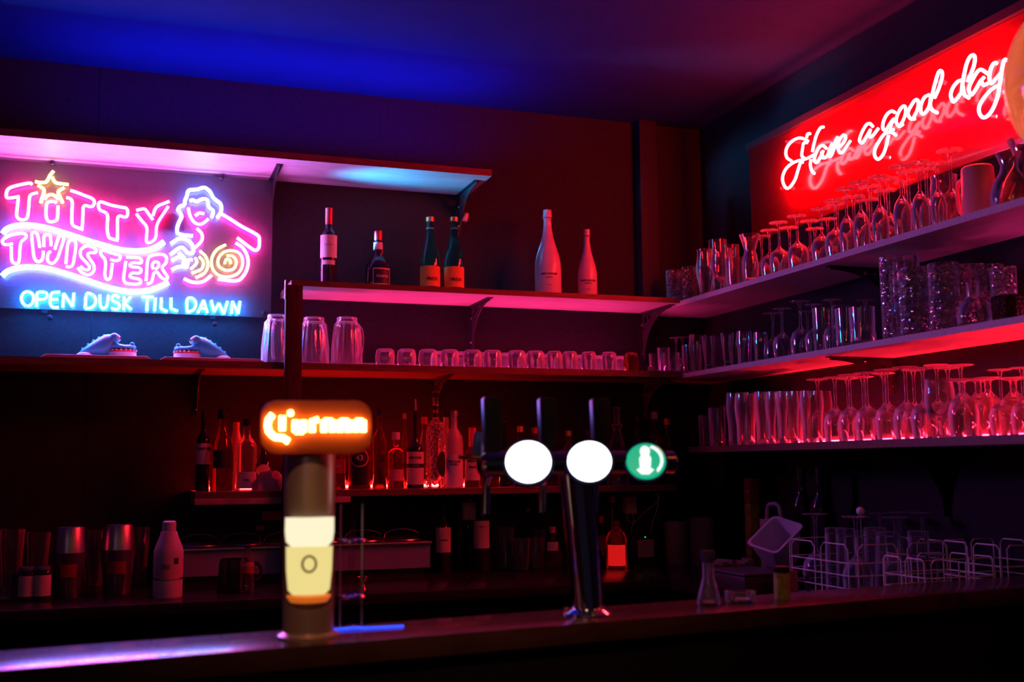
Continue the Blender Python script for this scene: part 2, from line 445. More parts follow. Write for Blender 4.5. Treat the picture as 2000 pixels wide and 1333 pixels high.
# brackets
def bracket(orient, pos, ztop, depth, height, label, m=black_metal):
    """orient 'b': on the rear wall at x=pos; 'r': on the side wall at y=pos. Curved web with holes between a wall leg and an arm."""
    r = empty('shelf_bracket', (pos, 0, ztop) if orient == 'b' else (0, pos, ztop), 0 if orient == 'b' else -PI / 2)
    tag(r, label, 'bracket', 'black shelf brackets')
    t = 0.0025; wd = 0.013
    # local frame: wall at y=0, arm towards -y, down -z
    MB().box((-wd, -depth, -0.003), (wd, 0, 0)).obj('arm', m, r)
    MB().box((-wd, -0.003, -height), (wd, 0, -0.003)).obj('wall_leg', m, r)
    n = 18; outer = []
    for i in range(n + 1):
        a = PI / 2 * i / n
        outer.append((-depth * 0.96 + (depth * 0.96 - 0.022) * math.sin(a), -0.012 - (height * 0.97 - 0.012) * (1 - math.cos(a))))
    # web with round holes: built as strips between the corner and the curve
    bm = bmesh.new()
    def ring(c, rad, k=14): return [bm.verts.new((0, c[0] + rad * math.cos(2 * PI * i / k), c[1] + rad * math.sin(2 * PI * i / k))) for i in range(k)]
    poly = [(-0.003, -0.003), (-depth * 0.97, -0.003)] + outer + [(-0.003, -height * 0.98)]
    edges = []
    vs = [bm.verts.new((0, p[0], p[1])) for p in poly]
    for i in range(len(vs)): edges.append(bm.edges.new((vs[i], vs[(i + 1) % len(vs)])))
    for c, rad in (((-0.035, -0.036), 0.013), ((-0.075, -0.026), 0.010), ((-0.115, -0.019), 0.007), ((-0.018, -0.075), 0.006)):
        q = ring(c, rad)
        for i in range(len(q)): edges.append(bm.edges.new((q[i], q[(i + 1) % len(q)])))
    bmesh.ops.triangle_fill(bm, use_beauty=True, edges=edges)
    ex = bmesh.ops.extrude_face_region(bm, geom=bm.faces[:])
    bmesh.ops.translate(bm, verts=[v for v in ex['geom'] if isinstance(v, bmesh.types.BMVert)], vec=(t, 0, 0))
    bmesh.ops.recalc_face_normals(bm, faces=bm.faces)
    me = bpy.data.meshes.new('web'); bm.to_mesh(me); bm.free(); me.materials.append(m)
    mobj('web', me, r)
    for zz in (-0.055, -height + 0.03): MB().sphere((0, -0.004, zz), 0.005, 10, sc=(1, 0.5, 1)).obj('screw', chrome, r)
bracket('b', x_at(531, -0.02, 2.5), ZB0, 0.27, 0.17, 'bracket under the highest shelf, above the end of the neon sign')
bracket('b', x_at(899, -0.02, 2.5), ZB0, 0.27, 0.17, 'bracket at the free end of the highest shelf')
bracket('b', x_at(923, -0.02, 2.0), ZC0, 0.27, 0.19, 'bracket under the middle of the six-bottle shelf')
bracket('b', x_at(1258, -0.02, 2.0), ZC0, 0.30, 0.22, 'large curved bracket under the six-bottle shelf near the corner')
bracket('b', x_at(850, -0.02, 1.7), ZD0, 0.27, 0.17, 'bracket under the tumbler shelf above the liquor bottles')
bracket('b', x_at(385, -0.02, 1.7), ZD0, 0.27, 0.17, 'bracket under the long shelf below the second crocodile toy')
bracket('b', x_at(1262, -0.02, 1.7), ZD0, 0.27, 0.17, 'bracket under the tumbler shelf close to the corner')
bracket('r', y_at(1735, -0.02, 2.0), ZR1a, 0.27, 0.14, 'bracket under the glass shelf below the red script sign')
bracket('r', y_at(1735, -0.02, 1.7), ZR2a, 0.27, 0.13, 'bracket under the middle glass shelf, above the red-lit goblets')
bracket('r', y_at(1842, -0.02, 1.3), ZR3a, 0.24, 0.23, 'bracket under the lowest glass shelf, above the wire racks')

# post at the free end of the bottle shelf
pr = empty('shelf_post', (-1.965, -0.352, 0.97)); tag(pr, 'square dark wooden post holding the free end of the bottle shelf', 'post')
MB().box((-0.032, -0.016, 0), (0.032, 0.016, 1.116)).obj('post_shaft', post_m, pr, bevel=0.002)
MB().box((-0.034, -0.016, 1.06), (-0.0322, 0.016, 1.135)).obj('lit_side_strip', steel, pr)  # steel strip imitating the light on the post's side face

# led strips in their channels
def strip(name, a, b, m, label, shield):
    r = empty(name, (0, 0, 0)); tag(r, label, 'light strip')
    (x0, y0, z0), (x1, y1, z1) = a, b
    MB().box(a, (x1, y1, z0 + 0.003)).obj('channel', steel, r)
    if shield == 'y': MB().box((x0, y1, z0), (x1, y1 + 0.002, z1 + 0.022)).obj('light_shield', black_metal, r)  # shield added to keep the strip's light off the wall
    else: MB().box((x1, y0, z0), (x1 + 0.002, y1, z1 + 0.016)).obj('light_shield', black_metal, r)
    MB().box((x0 + 0.001, y0 + 0.001, z0 + 0.003), (x1 - 0.001, y1 - 0.001, z1)).obj('diffuser', m, r)
strip('led_strip', (-1.93, -0.048, ZD1), (-0.40, -0.036, ZD1 + 0.012), s_pink, 'pink light strip along the wall behind pitchers and small tumblers', 'y')
strip('led_strip', (-2.28, -0.060, ZE1), (-1.17, -0.048, ZE1 + 0.012), s_red2, 'red light strip behind the liquor bottles', 'y')
strip('led_strip', (-0.034, -3.0, ZR3), (-0.022, -0.75, ZR3 + 0.013), s_red, 'red light strip along the lowest glass shelf', 'x')

strip('led_strip', (-0.034, -2.25, ZR2), (-0.022, -1.55, ZR2 + 0.012), s_pink2, 'pink light strip behind the cut tumblers on the middle glass shelf', 'x')

# ------------------------------------------------------------------ the pink and blue neon sign
SY = -0.085
def sign_strokes(crop, strokes):
    ox, oy, s = crop
    return [[on_y(ox + u / s, oy + v / s, SY) for u, v in st] for st in strokes]
K1 = (0, 325, 7.407); K2 = (240, 340, 5.129); K3 = (0, 430, 5.714); K0 = (0, 240, 2.666)
neon_sign = empty('neon_sign', (-2.55, -0.01, 2.25))
tag(neon_sign, 'large pink, blue and cyan neon sign with a star and a long-haired figure', 'neon sign')
def neon_part(name, strokes, r, m, label=None, n=5, seg=8):
    mb = MB(); c = Vector(neon_sign.location)
    for st in strokes: mb.tube([p - c for p in smooth(st, n)], r, seg)
    o = mb.obj(name, m, neon_sign)
    if label: o['label'] = label
    return o
upper = {
 'letter': [
  [[(465,265),(440,245),(380,250),(240,280),(150,310),(105,350),(90,420),(105,455),(160,458),(285,435)], [(265,465),(250,600),(240,700),(260,750),(310,775),(370,765),(400,720),(415,600),(425,470),(450,410),(550,380)]],
  [[(820,530),(780,512),(710,515),(675,550),(665,650),(668,730),(690,785),(740,805),(800,790),(830,750),(840,570)]],
  [[(960,455),(1010,465),(1045,520),(1040,660),(1040,810),(1065,860),(1130,890),(1205,920)], [(1020,350),(1100,375),(1230,425),(1320,460),(1362,500),(1355,560),(1310,585),(1240,568),(1205,595),(1200,700),(1190,885)]],
  [[(1715,1075),(1600,1045),(1565,1000),(1550,880),(1558,730),(1530,672),(1450,635),(1425,580),(1432,530),(1475,518),(1600,560),(1740,590),(1820,605),(1848,650),(1838,720),(1795,735),(1735,718),(1702,755),(1700,900),(1700,1050)]],
 ]}
for st in upper['letter']: neon_part('neon_letter', sign_strokes(K1, st), 0.0058, n_pink)
neon_part('neon_letter', sign_strokes(K2, [[(135,365),(210,350),(240,375),(300,460)], [(135,400),(190,470),(240,540),(240,685),(325,645),(345,500),(455,325)], [(300,420),(340,330),(465,275)]]), 0.0056, n_pink)
neon_part('neon_star', sign_strokes(K1, [[(510,220),(560,232),(650,234),(690,200),(725,130),(775,70)], [(755,155),(775,200),(815,240),(900,255),(990,265)], [(555,275),(620,320),(638,360),(615,440),(590,530)], [(930,310),(860,350),(842,385),(870,450),(910,530)], [(645,480),(680,430),(740,410),(800,430),(845,480)]]), 0.0058, n_yel, 'yellow star')
neon_part('neon_wave', sign_strokes(K3, [[(35,150),(60,115),(110,85),(200,62),(340,60),(500,85),(700,140),(900,205),(1100,268),(1300,322),(1450,345),(1600,343),(1720,315),(1830,245)]]), 0.0102, n_blue, 'blue wavy tube between the two words')
neon_part('neon_wave', sign_strokes(K3, [[(25,625),(80,575),(180,540),(300,525),(450,530),(600,560),(800,620),(1000,685),(1200,752),(1400,795),(1550,800),(1700,775),(1880,700)]]), 0.0102, n_blue, 'blue wavy tube under the second word')
for st in [
  [[(125,295),(130,440),(160,482),(200,480),(215,440),(222,340),(235,250),(290,195),(285,160),(230,150),(120,170),(45,210),(25,245),(60,275),(145,265)]],
  [[(445,310),(420,170),(385,138),(355,160),(365,300),(380,410),(405,455),(440,465),(475,430),(485,345)], [(490,300),(490,190),(520,165),(560,178),(570,290)], [(610,330),(660,185),(700,180),(710,220),(675,330),(640,430),(590,482),(545,470),(530,430),(540,370),(570,350)]],
  [[(735,490),(745,370),(760,260),(800,220),(840,240),(845,310),(830,410),(815,490),(785,522),(735,520)]],
  [[(865,530),(920,590),(990,612),(1045,570),(1045,500),(1005,440),(980,395),(1000,365),(1060,365),(1070,335),(1020,295),(950,295),(900,340),(905,410),(970,480),(1000,520),(985,555),(940,550),(900,515)]],
  [[(1255,480),(1245,560),(1235,630),(1215,662),(1185,658),(1170,600),(1178,500),(1170,440),(1130,390),(1125,350),(1160,340),(1250,370),(1330,395),(1340,430),(1300,455),(1230,440)]],
  [[(1405,460),(1390,560),(1380,650),(1392,692),(1430,710),(1540,716),(1570,690),(1550,660),(1460,640),(1455,610),(1480,592),(1555,592),(1575,560),(1550,532),(1462,520),(1455,490),(1500,477),(1568,480),(1580,450),(1550,425),(1480,418),(1410,415)]],
  [[(1630,680),(1638,570),(1645,470),(1670,410),(1740,387),(1820,387),(1858,420),(1850,480),(1810,530),(1840,590),(1870,640),(1850,665),(1800,640),(1760,590),(1740,580),(1715,600),(1690,690),(1640,715)], [(1710,550),(1700,500),(1730,467),(1770,480),(1765,525),(1730,550)]],
 ]: neon_part('neon_letter', sign_strokes(K3, st), 0.0056, n_rose)
for st in [
  [[(290,960),(250,920),(240,860),(270,812),(320,802),(368,835),(372,900),(345,945),(305,965)]],
  [[(405,970),(412,890),(420,812),(500,808),(528,840),(500,880),(420,890)]],
  [[(670,805),(590,812),(565,850),(560,930),(590,972),(655,975)], [(565,890),(650,885)]],
  [[(700,975),(710,820)], [(710,820),(810,965)], [(810,965),(825,815)]],
  [[(950,985),(965,830),(1020,828),(1065,870),(1060,940),(1010,982),(950,985)]],
  [[(1115,835),(1115,930),(1140,982),(1180,975),(1200,920),(1210,835)]],
  [[(1330,870),(1300,842),(1258,852),(1252,895),(1320,930),(1335,968),(1300,1000),(1240,980)]],
  [[(1385,855),(1380,1005)], [(1460,855),(1390,930)], [(1390,930),(1465,1000)]],
  [[(1580,857),(1715,862)], [(1645,862),(1640,1015)]],
  [[(1735,870),(1725,1015)]],
  [[(1800,870),(1797,990)], [(1797,990),(1870,1022)]],
  [[(1910,870),(1907,990)], [(1907,990),(1985,1018)]],
 ]: neon_part('neon_letter', sign_strokes(K3, st), 0.0052, n_cyan, n=3)
for st in [
  [[(975,985),(975,920),(1002,915),(1020,940),(1010,972),(975,988)]],
  [[(1030,990),(1060,925)], [(1060,925),(1080,990)], [(1040,965),(1075,970)]],
  [[(1100,925),(1115,985)], [(1115,985),(1140,940)], [(1140,940),(1165,995)], [(1165,995),(1185,930)]],
  [[(1205,995),(1210,930)], [(1210,930),(1240,995)], [(1240,995),(1250,930)]],
 ]: neon_part('neon_letter', sign_strokes(K0, st), 0.0052, n_cyan, n=3)
neon_part('neon_hair', sign_strokes(K2, [[(700,620),(600,612),(548,590),(545,545),(560,490),(588,430),(575,390),(552,360),(575,325),(615,310),(622,265),(640,225),(655,170),(700,158),(750,155),(790,140),(830,142),(875,180),(900,230),(935,265),(978,300),(985,370),(945,440)], [(670,270),(700,262),(740,275),(800,250),(845,262),(862,330),(905,372),(890,435)]]), 0.0064, n_ice, 'ice blue outline of hair')
neon_part('neon_face', sign_strokes(K2, [[(655,340),(670,410),(710,480),(770,505),(820,482),(855,450)], [(725,420),(765,392),(815,400)], [(740,545),(790,600),(788,670),(722,740)]]), 0.0060, n_rose, 'rose face, smile and neck line')
neon_part('neon_arm', sign_strokes(K2, [[(985,400),(1080,455),(1180,520),(1340,608),(1366,650),(1362,735),(1330,765),(1280,742),(1145,640)], [(1130,690),(1200,740),(1248,830),(1250,930),(1205,1025),(1130,1072),(950,1055)], [(610,1050),(700,1085),(800,1080),(890,1015)]]), 0.0064, n_rose)
neon_part('neon_spiral', sign_strokes(K2, [[(1030,710),(940,760),(890,850),(900,950),(960,1015),(1060,1030),(1160,990),(1200,900),(1180,810),(1110,770),(1020,780),(960,840),(960,920),(1030,965),(1110,950),(1137,880),(1100,825),(1040,820)], [(1020,900),(1035,858),(1070,862),(1080,900)], [(770,770),(830,830),(852,910),(820,990),(730,1040)], [(765,830),(805,880),(790,950),(690,995)], [(725,840),(740,890),(680,955)], [(650,910),(660,862),(700,862)]]), 0.0048, n_yel, 'pale yellow spirals')
neon_part('neon_ruffle', sign_strokes(K2, [[(480,700),(560,650),(640,660),(700,720),(700,790),(650,790),(600,740),(550,750),(475,810)], [(490,870),(560,832),(620,860),(605,900),(650,930),(560,930),(490,960)], [(560,790),(600,830),(640,880)]]), 0.0062, n_ice)
sl = MB()
a = on_y(2, 316, -0.05); b = on_y(523, 358, -0.05); c2 = on_y(492, 600, -0.05)
cc = neon_sign.location
MB().box((-3.075 - cc.x, -0.052 - cc.y, 2.0 - cc.z), (-2.015 - cc.x, -0.048 - cc.y, 2.568 - cc.z)).obj('backing_panel', mat('milky_acrylic', (0.095, 0.075, 0.09), 0.3, alpha=0.6, coat=0.3), neon_sign)
fr = MB()
for zz in (2.415, 2.045): fr.box((-3.09 - cc.x, -0.046 - cc.y, zz - 0.012 - cc.z), (-2.03 - cc.x, -0.034 - cc.y, zz + 0.012 - cc.z))
for xx in (-2.86, -2.24): fr.box((xx - 0.01 - cc.x, -0.033 - cc.y, 1.99 - cc.z), (xx + 0.01 - cc.x, -0.022 - cc.y, 2.57 - cc.z))
fr.obj('mounting_rail', black_metal, neon_sign)
for px, py in ((103, 322), (432, 350), (98, 622), (419, 635), (515, 614)):
    p = on_y(px, py, -0.03) - cc
    MB().lathe([(0, 0), (0.009, 0), (0.009, 0.03), (0.006, 0.034), (0, 0.034)], 12).obj('wall_mount', black_pl, neon_sign, loc=p).rotation_euler = (PI / 2, 0, 0)
for a0, b0 in (((245, 436), (215, 505)), ((400, 470), (380, 560)), ((60, 400), (62, 450)), ((150, 470), (190, 505))):
    MB().tube([on_y(*a0, -0.06) - cc, on_y(*b0, -0.06) - cc], 0.0012, 6).obj('sign_wire', black_pl, neon_sign)
MB().box((-2.46 - cc.x, -0.072 - cc.y, 2.33 - cc.z), (-2.36 - cc.x, -0.053 - cc.y, 2.40 - cc.z)).obj('transformer_box', mat('dark_pink_plastic_box', (0.06, 0.01, 0.025), 0.3), neon_sign, bevel=0.006)
# hanging wires of the sign
tag(MB().tube([(x_at(529, -0.04, 2.5), -0.04, ZB0 - 0.001), on_y(524, 400, -0.04), on_y(521, 470, -0.04)], 0.0012, 6).obj('hanging_wire', chrome),
    'thin wire hanging from the highest shelf at the end of the neon sign', 'wire')

# ------------------------------------------------------------------ the red script sign on the side wall
SX = -0.085
script = empty('neon_sign', (-0.02, -1.4, 2.58)); tag(script, 'red neon script sign on a long board above the side shelves', 'neon sign')
sc = Vector(script.location)
MB().box((-0.012, -3.0 + 1.4, 2.345 - 2.58), (0.02, -0.48 + 1.4, 2.745 - 2.58)).obj('sign_board', sign_panel, script, bevel=0.004)
MB().box((-0.03, -3.02 + 1.4, 2.745 - 2.58), (0.02, -0.48 + 1.4, 2.775 - 2.58)).obj('top_rail', black_metal, script)
K4 = (1500, 220, 8.33); K5 = (1660, 120, 6.665); K6 = (1840, 90, 8.887)
def script_part(name, crop, strokes, r=0.0056, n=5):
    mb = MB(); ox, oy, s = crop
    for st in strokes: mb.tube([p - sc for p in smooth([on_x(ox + u / s, oy + v / s, SX) for u, v in st], n)], r, 8)
    return mb.obj(name, n_red, script)
script_part('neon_letter', K4, [[(650,465),(590,430),(500,415),(400,460),(325,540),(290,640),(310,735),(385,790)], [(635,490),(580,500),(560,600),(550,700),(590,745)], [(745,690),(680,725),(600,760),(480,788),(380,835),(290,920),(240,1040),(248,1150),(300,1230),(360,1210),(440,1090),(500,900),(530,820),(565,810)], [(685,345),(645,350),(628,410)], [(905,235),(860,245),(800,340),(755,480),(720,640)], [(700,760),(690,850),(710,940),(755,995)]])
script_part('neon_letter', K4, [[(950,585),(890,535),(830,570),(770,690),(755,780),(790,815),(840,750),(900,620)], [(870,640),(900,740)]])
script_part('neon_letter', K4, [[(880,735),(940,730),(990,650),(1050,500)], [(1050,500),(1000,600),(985,690),(1020,710),(1070,600),(1095,480),(1135,395)]])
script_part('neon_letter', K4, [[(1160,560),(1230,490),(1265,400),(1230,365),(1170,430),(1135,550),(1160,640),(1210,650),(1280,550),(1340,460)]])
script_part('neon_letter', K5, [[(300,850),(260,812),(210,830),(150,940),(125,1030),(160,1062),(215,980),(270,885)], [(265,890),(250,970),(290,975),(370,872)]])
script_part('neon_letter', K5, [[(585,665),(540,648),(480,695),(435,790),(430,875),(470,892),(530,800),(575,745)], [(575,745),(530,840),(535,890),(570,890)], [(602,962),(530,922),(450,945),(380,1040),(325,1150),(325,1235),(370,1275),(430,1215),(470,1110),(505,960)]])
script_part('neon_letter', K5, [[(690,820),(640,845),(600,780),(625,680),(680,592),(718,592),(725,670),(690,775),(645,840)]])
script_part('neon_letter', K5, [[(845,750),(785,742),(755,670),(795,580),(850,503),(888,520),(880,620),(830,730)]])
script_part('neon_letter', K5, [[(1030,435),(970,470),(925,570),(925,660),(965,682),(1025,600),(1060,480),(1110,280),(1160,132),(1200,142),(1195,230),(1150,370),(1100,480)], [(1055,450),(1045,560),(1070,630),(1140,672)]])
script_part('neon_letter', K6, [[(340,590),(270,620),(190,720),(150,850),(190,965),(245,930),(320,830)], [(340,830),(355,650),(390,460),(430,300),(490,180),(550,160),(570,230),(540,380),(440,620)], [(360,700),(385,840),(470,905)]])
script_part('neon_letter', K6, [[(790,480),(680,410),(610,450),(520,600),(465,740),(505,850),(580,760),(660,620),(730,540)], [(680,610),(720,680),(790,650)]])
script_part('neon_letter', K6, [[(950,300),(900,300),(845,400),(820,550),(855,650),(930,570),(1030,460)], [(1145,255),(1085,240),(1045,380),(1005,640),(960,890),(860,1130),(745,1240),(665,1200),(640,1080),(700,940),(850,760),(985,680)]])
for px, py in ((1548, 278), (1563, 278), (1537, 369), (1551, 368), (1738, 308), (1847, 162), (1845, 160), (1881, 199), (1946, 228)):
    p = on_x(px, py, -0.05) - sc
    o = MB().lathe([(0, 0), (0.005, 0), (0.005, 0.026), (0.007, 0.028), (0.007, 0.032), (0, 0.032)], 12).obj('tube_support', glass_m, script, loc=(-0.062, p.y, p.z)); o.rotation_euler = (0, PI / 2, 0)

# warm globe lamp at the edge of the view, hung beside the red script sign
gc = CAM + ray(2184, 145) * (2.05 / F_PX)
gl = empty('globe_lamp', gc); tag(gl, 'big amber glass globe lamp cut by the frame beside the red script sign', 'lamp')
MB().sphere((0, 0, 0), 0.198, 40).obj('globe_shade', thin_glass('amber_globe_glass', tint=(0.95, 0.50, 0.36), glow_haze=0.05, ior=1.5), gl)
MB().sphere((0, 0, -0.01), 0.035, 20).obj('bulb', globe_m, gl)
MB().tube([(0, 0, 0.20), (0, 0, 2.985 - gc.z)], 0.004, 8).obj('cord', black_pl, gl)
MB().lathe([(0, 0.22), (0.03, 0.22), (0.045, 0.19), (0.045, 0.17), (0.02, 0.16), (0.02, 0.02), (0, 0.02)], 20).obj('lamp_cap', black_pl, gl)

# ------------------------------------------------------------------ glassware: one mesh per kind, every glass its own object
def solid(outer, inner, seg=32, fn=None):
    return MB().lathe(outer + inner, seg, fn=fn)
def inv(prof, H):
    return [(r, H - z) for r, z in prof]
P = {}
P['wine'] = ([(0, 0), (.034, 0), (.034, .002), (.008, .006), (.0042, .020), (.0040, .088), (.0075, .093), (.010, .097), (.030, .113), (.0375, .137), (.036, .165), (.031, .195),
              (.0298, .195), (.0347, .165), (.0362, .137), (.029, .1155), (.008, .101), (0, .100)], .195)
P['flute'] = ([(0, 0), (.032, 0), (.032, .002), (.007, .006), (.0042, .018), (.0040, .085), (.008, .092), (.020, .112), (.0255, .140), (.0245, .180), (.0215, .215),
               (.0205, .215), (.0235, .180), (.0243, .140), (.019, .115), (.006, .098), (0, .097)], .215)
P['goblet'] = ([(0, 0), (.036, 0), (.036, .003), (.012, .008), (.0085, .016), (.0095, .024), (.008, .034), (.013, .041), (.033, .062), (.0405, .092), (.039, .125), (.0355, .150), (.0375, .158),
                (.0363, .158), (.0340, .150), (.0375, .125), (.039, .092), (.032, .065), (.010, .047), (0, .045)], .158)
P['tulip'] = ([(0, 0), (.030, 0), (.030, .004), (.022, .010), (.025, .040), (.033, .080), (.034, .110), (.028, .150), (.030, .170), (.0290, .170), (.0268, .150), (.0326, .110), (.0316, .080), (.0235, .040), (.019, .018), (0, .016)], .17)
P['pilsner'] = ([(0, 0), (.028, 0), (.029, .006), (.021, .016), (.020, .030), (.026, .100), (.034, .180), (.0328, .180), (.0248, .100), (.0188, .034), (0, .030)], .18)
P['beer'] = ([(0, 0), (.029, 0), (.030, .01), (.031, .06), (.037, .115), (.034, .150), (.0335, .158), (.0325, .158), (.0328, .150), (.0355, .115), (.0295, .06), (.0285, .014), (0, .012)], .158)
P['tumbler'] = ([(0, 0), (.033, 0), (.0345, .004), (.0365, .09), (.0352, .09), (.0328, .010), (0, .009)], .09)
P['highball'] = ([(0, 0), (.029, 0), (.030, .004), (.033, .15), (.0318, .15), (.0284, .013), (0, .012)], .15)
P['tall'] = ([(0, 0), (.032, 0), (.033, .006), (.035, .235), (.0335, .235), (.031, .018), (0, .016)], .235)
P['cut'] = ([(0, 0), (.038, 0), (.040, .005), (.042, .098), (.0400, .098), (.0375, .014), (0, .012)], .098)
P['round'] = ([(0, 0), (.028, 0), (.036, .006), (.0405, .030), (.0415, .055), (.037, .090), (.0358, .090), (.040, .055), (.039, .030), (.034, .012), (0, .010)], .09)
P['shaker'] = ([(0, 0), (.031, 0), (.033, .004), (.045, .150), (.0435, .150), (.031, .008), (0, .007)], .15)
P['trumpet'] = ([(0, 0), (.028, 0), (.030, .004), (.026, .02), (.029, .06), (.024, .10), (.019, .118), (.028, .150), (.036, .175), (.0348, .175), (.0265, .150), (.0175, .118), (.0222, .10), (.0275, .06), (.024, .022), (0, .018)], .175)
P['carafe'] = ([(0, 0), (.045, 0), (.052, .010), (.054, .04), (.045, .075), (.026, .105), (.022, .125), (.030, .150), (.034, .158), (.0325, .158), (.0285, .150), (.0203, .125), (.0243, .105), (.0435, .075), (.0522, .04), (.049, .012), (0, .010)], .158)
P['flask'] = ([(0, 0), (.040, 0), (.046, .006), (.048, .03), (.042, .058), (.028, .078), (.018, .086), (.0175, .125), (.0185, .128), (.0165, .128), (.0160, .086), (.026, .075), (.040, .056), (.0458, .03), (.043, .009), (0, .008)], .128)
P['shot'] = ([(0, 0), (.018, 0), (.020, .003), (.024, .06), (.0228, .06), (.0185, .012), (0, .011)], .06)
GM = {}
def glass_mesh(kind, upside=False, material=glass_m, ribs=0):
    k = (kind, upside, material.name, ribs)
    if k in GM: return GM[k]
    prof, H = P[kind]
    fn = None
    if ribs:
        fn = lambda t, r, z: 1 + 0.022 * math.cos(ribs * t)
    mb = MB().lathe(inv(prof, H) if upside else prof, 28 if not ribs else ribs * 4, fn=fn)
    GM[k] = (mb.mesh(kind + '_glass', material, angle=50), H)
    return GM[k]
NAMES = {'wine': 'wine_glass', 'flute': 'champagne_flute', 'goblet': 'beer_goblet', 'tulip': 'tulip_glass', 'pilsner': 'pilsner_glass', 'beer': 'beer_glass', 'tumbler': 'tumbler',
         'highball': 'highball_glass', 'tall': 'tall_glass', 'cut': 'cut_tumbler', 'round': 'round_tumbler', 'shaker': 'mixing_glass', 'trumpet': 'cocktail_glass', 'carafe': 'carafe',
         'flask': 'glass_flask', 'shot': 'shot_glass'}
def place_glass(kind, loc, label, group=None, upside=False, scale=1.0, ribs=0, material=glass_m, sxy=None):
    me, H = glass_mesh(kind, upside, material, ribs)
    o = bpy.data.objects.new(NAMES[kind], me); COL.objects.link(o)
    o.location = loc; o.scale = ((sxy or scale), (sxy or scale), scale); o.rotation_euler = (0, 0, random.random() * 6)
    tag(o, label, 'glass', group)
    return o
ORD = ['first', 'second', 'third', 'fourth', 'fifth', 'sixth', 'seventh', 'eighth', 'ninth', 'tenth', 'eleventh', 'twelfth', 'thirteenth', 'fourteenth', 'fifteenth', 'sixteenth', 'seventeenth', 'eighteenth', 'nineteenth', 'twentieth']
PLACED = []
def free_spot(x, y, z, r, h):
    return all((x - a) ** 2 + (y - b) ** 2 > (r + q + .0008) ** 2 or z > c + k - .002 or z + h < c + .002 for a, b, c, q, k in PLACED)
def reserve(x, y, z, r, h): PLACED.append((x, y, z, r, h))
def rmax(kind): return max(p[0] for p in P[kind][0])
class Row:
    """numbers the glasses of one kind along one row for their labels"""
    def __init__(s): s.n = {}
    def __call__(s, what, where):
        k = (what, where); s.n[k] = s.n.get(k, 0) + 1
        return ORD[s.n[k] - 1]
row = Row()
def side_row(items, X, zs, shelf_words, rowname, group):
    """glasses on a side-wall shelf: (photo column, kind, upside, top row in the photo or None, ribs)"""
    for it in items:
        px, kind, up = it[0], it[1], it[2]
        top = it[3] if len(it) > 3 else None
        ribs = it[4] if len(it) > 4 else 0
        m = it[5] if len(it) > 5 else (glass_lit if zs < 1.6 else glass_m)
        ok = False
        for dx in (0, .012, -.012, .024, -.024, .036, -.036, .05, -.05, .065, -.065, .08, -.08, .1, -.1, .12, -.12, .15, -.15, .18, -.18):
            Xk = X + dx
            if not (-.272 < Xk < -.042): continue
            y = y_at(px, Xk, zs); sc_ = 1.0
            if top is not None: sc_ = max(0.6, min(1.5, (z_at(top, Xk, y) - zs) / P[kind][1]))
            if free_spot(Xk, y, zs, rmax(kind) * min(sc_, 1.15) * (1.03 if ribs else 1), P[kind][1] * sc_): ok = True; break
        if not ok: print('DROPPED', kind, px); continue
        reserve(Xk, y, zs, rmax(kind) * min(sc_, 1.15), P[kind][1] * sc_)
        what = ('upturned ' if up else 'upright ') + NAMES[kind].replace('_', ' ')
        lab = '%s, %s %s from the corner in the %s row of the %s' % (what, row(what, rowname + shelf_words), '', rowname, shelf_words)
        lab = lab.replace('  ', ' ')
        place_glass(kind, (Xk, y, zs), lab, group, up, sc_, ribs, m, sxy=min(sc_, 1.15))

reserve(-0.225, y_at(1914, -0.225, ZR1), ZR1, .052, .16)
# top side shelf
S1 = 'highest side shelf'
side_row([(1318, 'highball', 0, 529, 0, glass_tex), (1348, 'highball', 0, 522, 0, glass_tex), (1379, 'tulip', 0, 488), (1412, 'goblet', 0, 488), (1438, 'tumbler', 0, 505),
          (1467, 'trumpet', 0, 459), (1505, 'wine', 1, 450), (1524, 'wine', 1, 435), (1560, 'wine', 1, 422), (1607, 'wine', 1, 408), (1635, 'wine', 1, 392),
          (1657, 'flute', 1, 369), (1685, 'flute', 1, 357), (1722, 'flute', 1, 346), (1765, 'flute', 1, 325), (1801, 'flute', 1, 317), (1836, 'flute', 1, 320), (1863, 'wine', 1, 294)],
         -0.245, ZR1, S1, 'front', 'glasses on the highest side shelf')
side_row([(1405, 'tall', 0, 470), (1429, 'highball', 0, 480), (1490, 'wine', 1, 462), (1545, 'wine', 1, 445), (1585, 'wine', 1, 432), (1620, 'wine', 1, 428), (1672, 'wine', 1, 385), (1705, 'wine', 1, 365),
          (1740, 'wine', 1, 350), (1780, 'flute', 1, 335), (1815, 'flute', 1, 330), (1850, 'goblet', 0, 345)],
         -0.15, ZR1, S1, 'middle', 'glasses on the highest side shelf')
side_row([(1595, 'wine', 1, 447), (1640, 'wine', 1, 400), (1700, 'wine', 1, 390), (1735, 'wine', 1, 372), (1775, 'wine', 1, 355), (1822, 'wine', 1, 345)],
         -0.065, ZR1, S1, 'wall-side', 'glasses on the highest side shelf')
reserve(-0.260, y_at(1904, -0.260, ZR2), ZR2, .049, .13); reserve(-0.225, y_at(1972, -0.225, ZR2), ZR2, .048, .08)
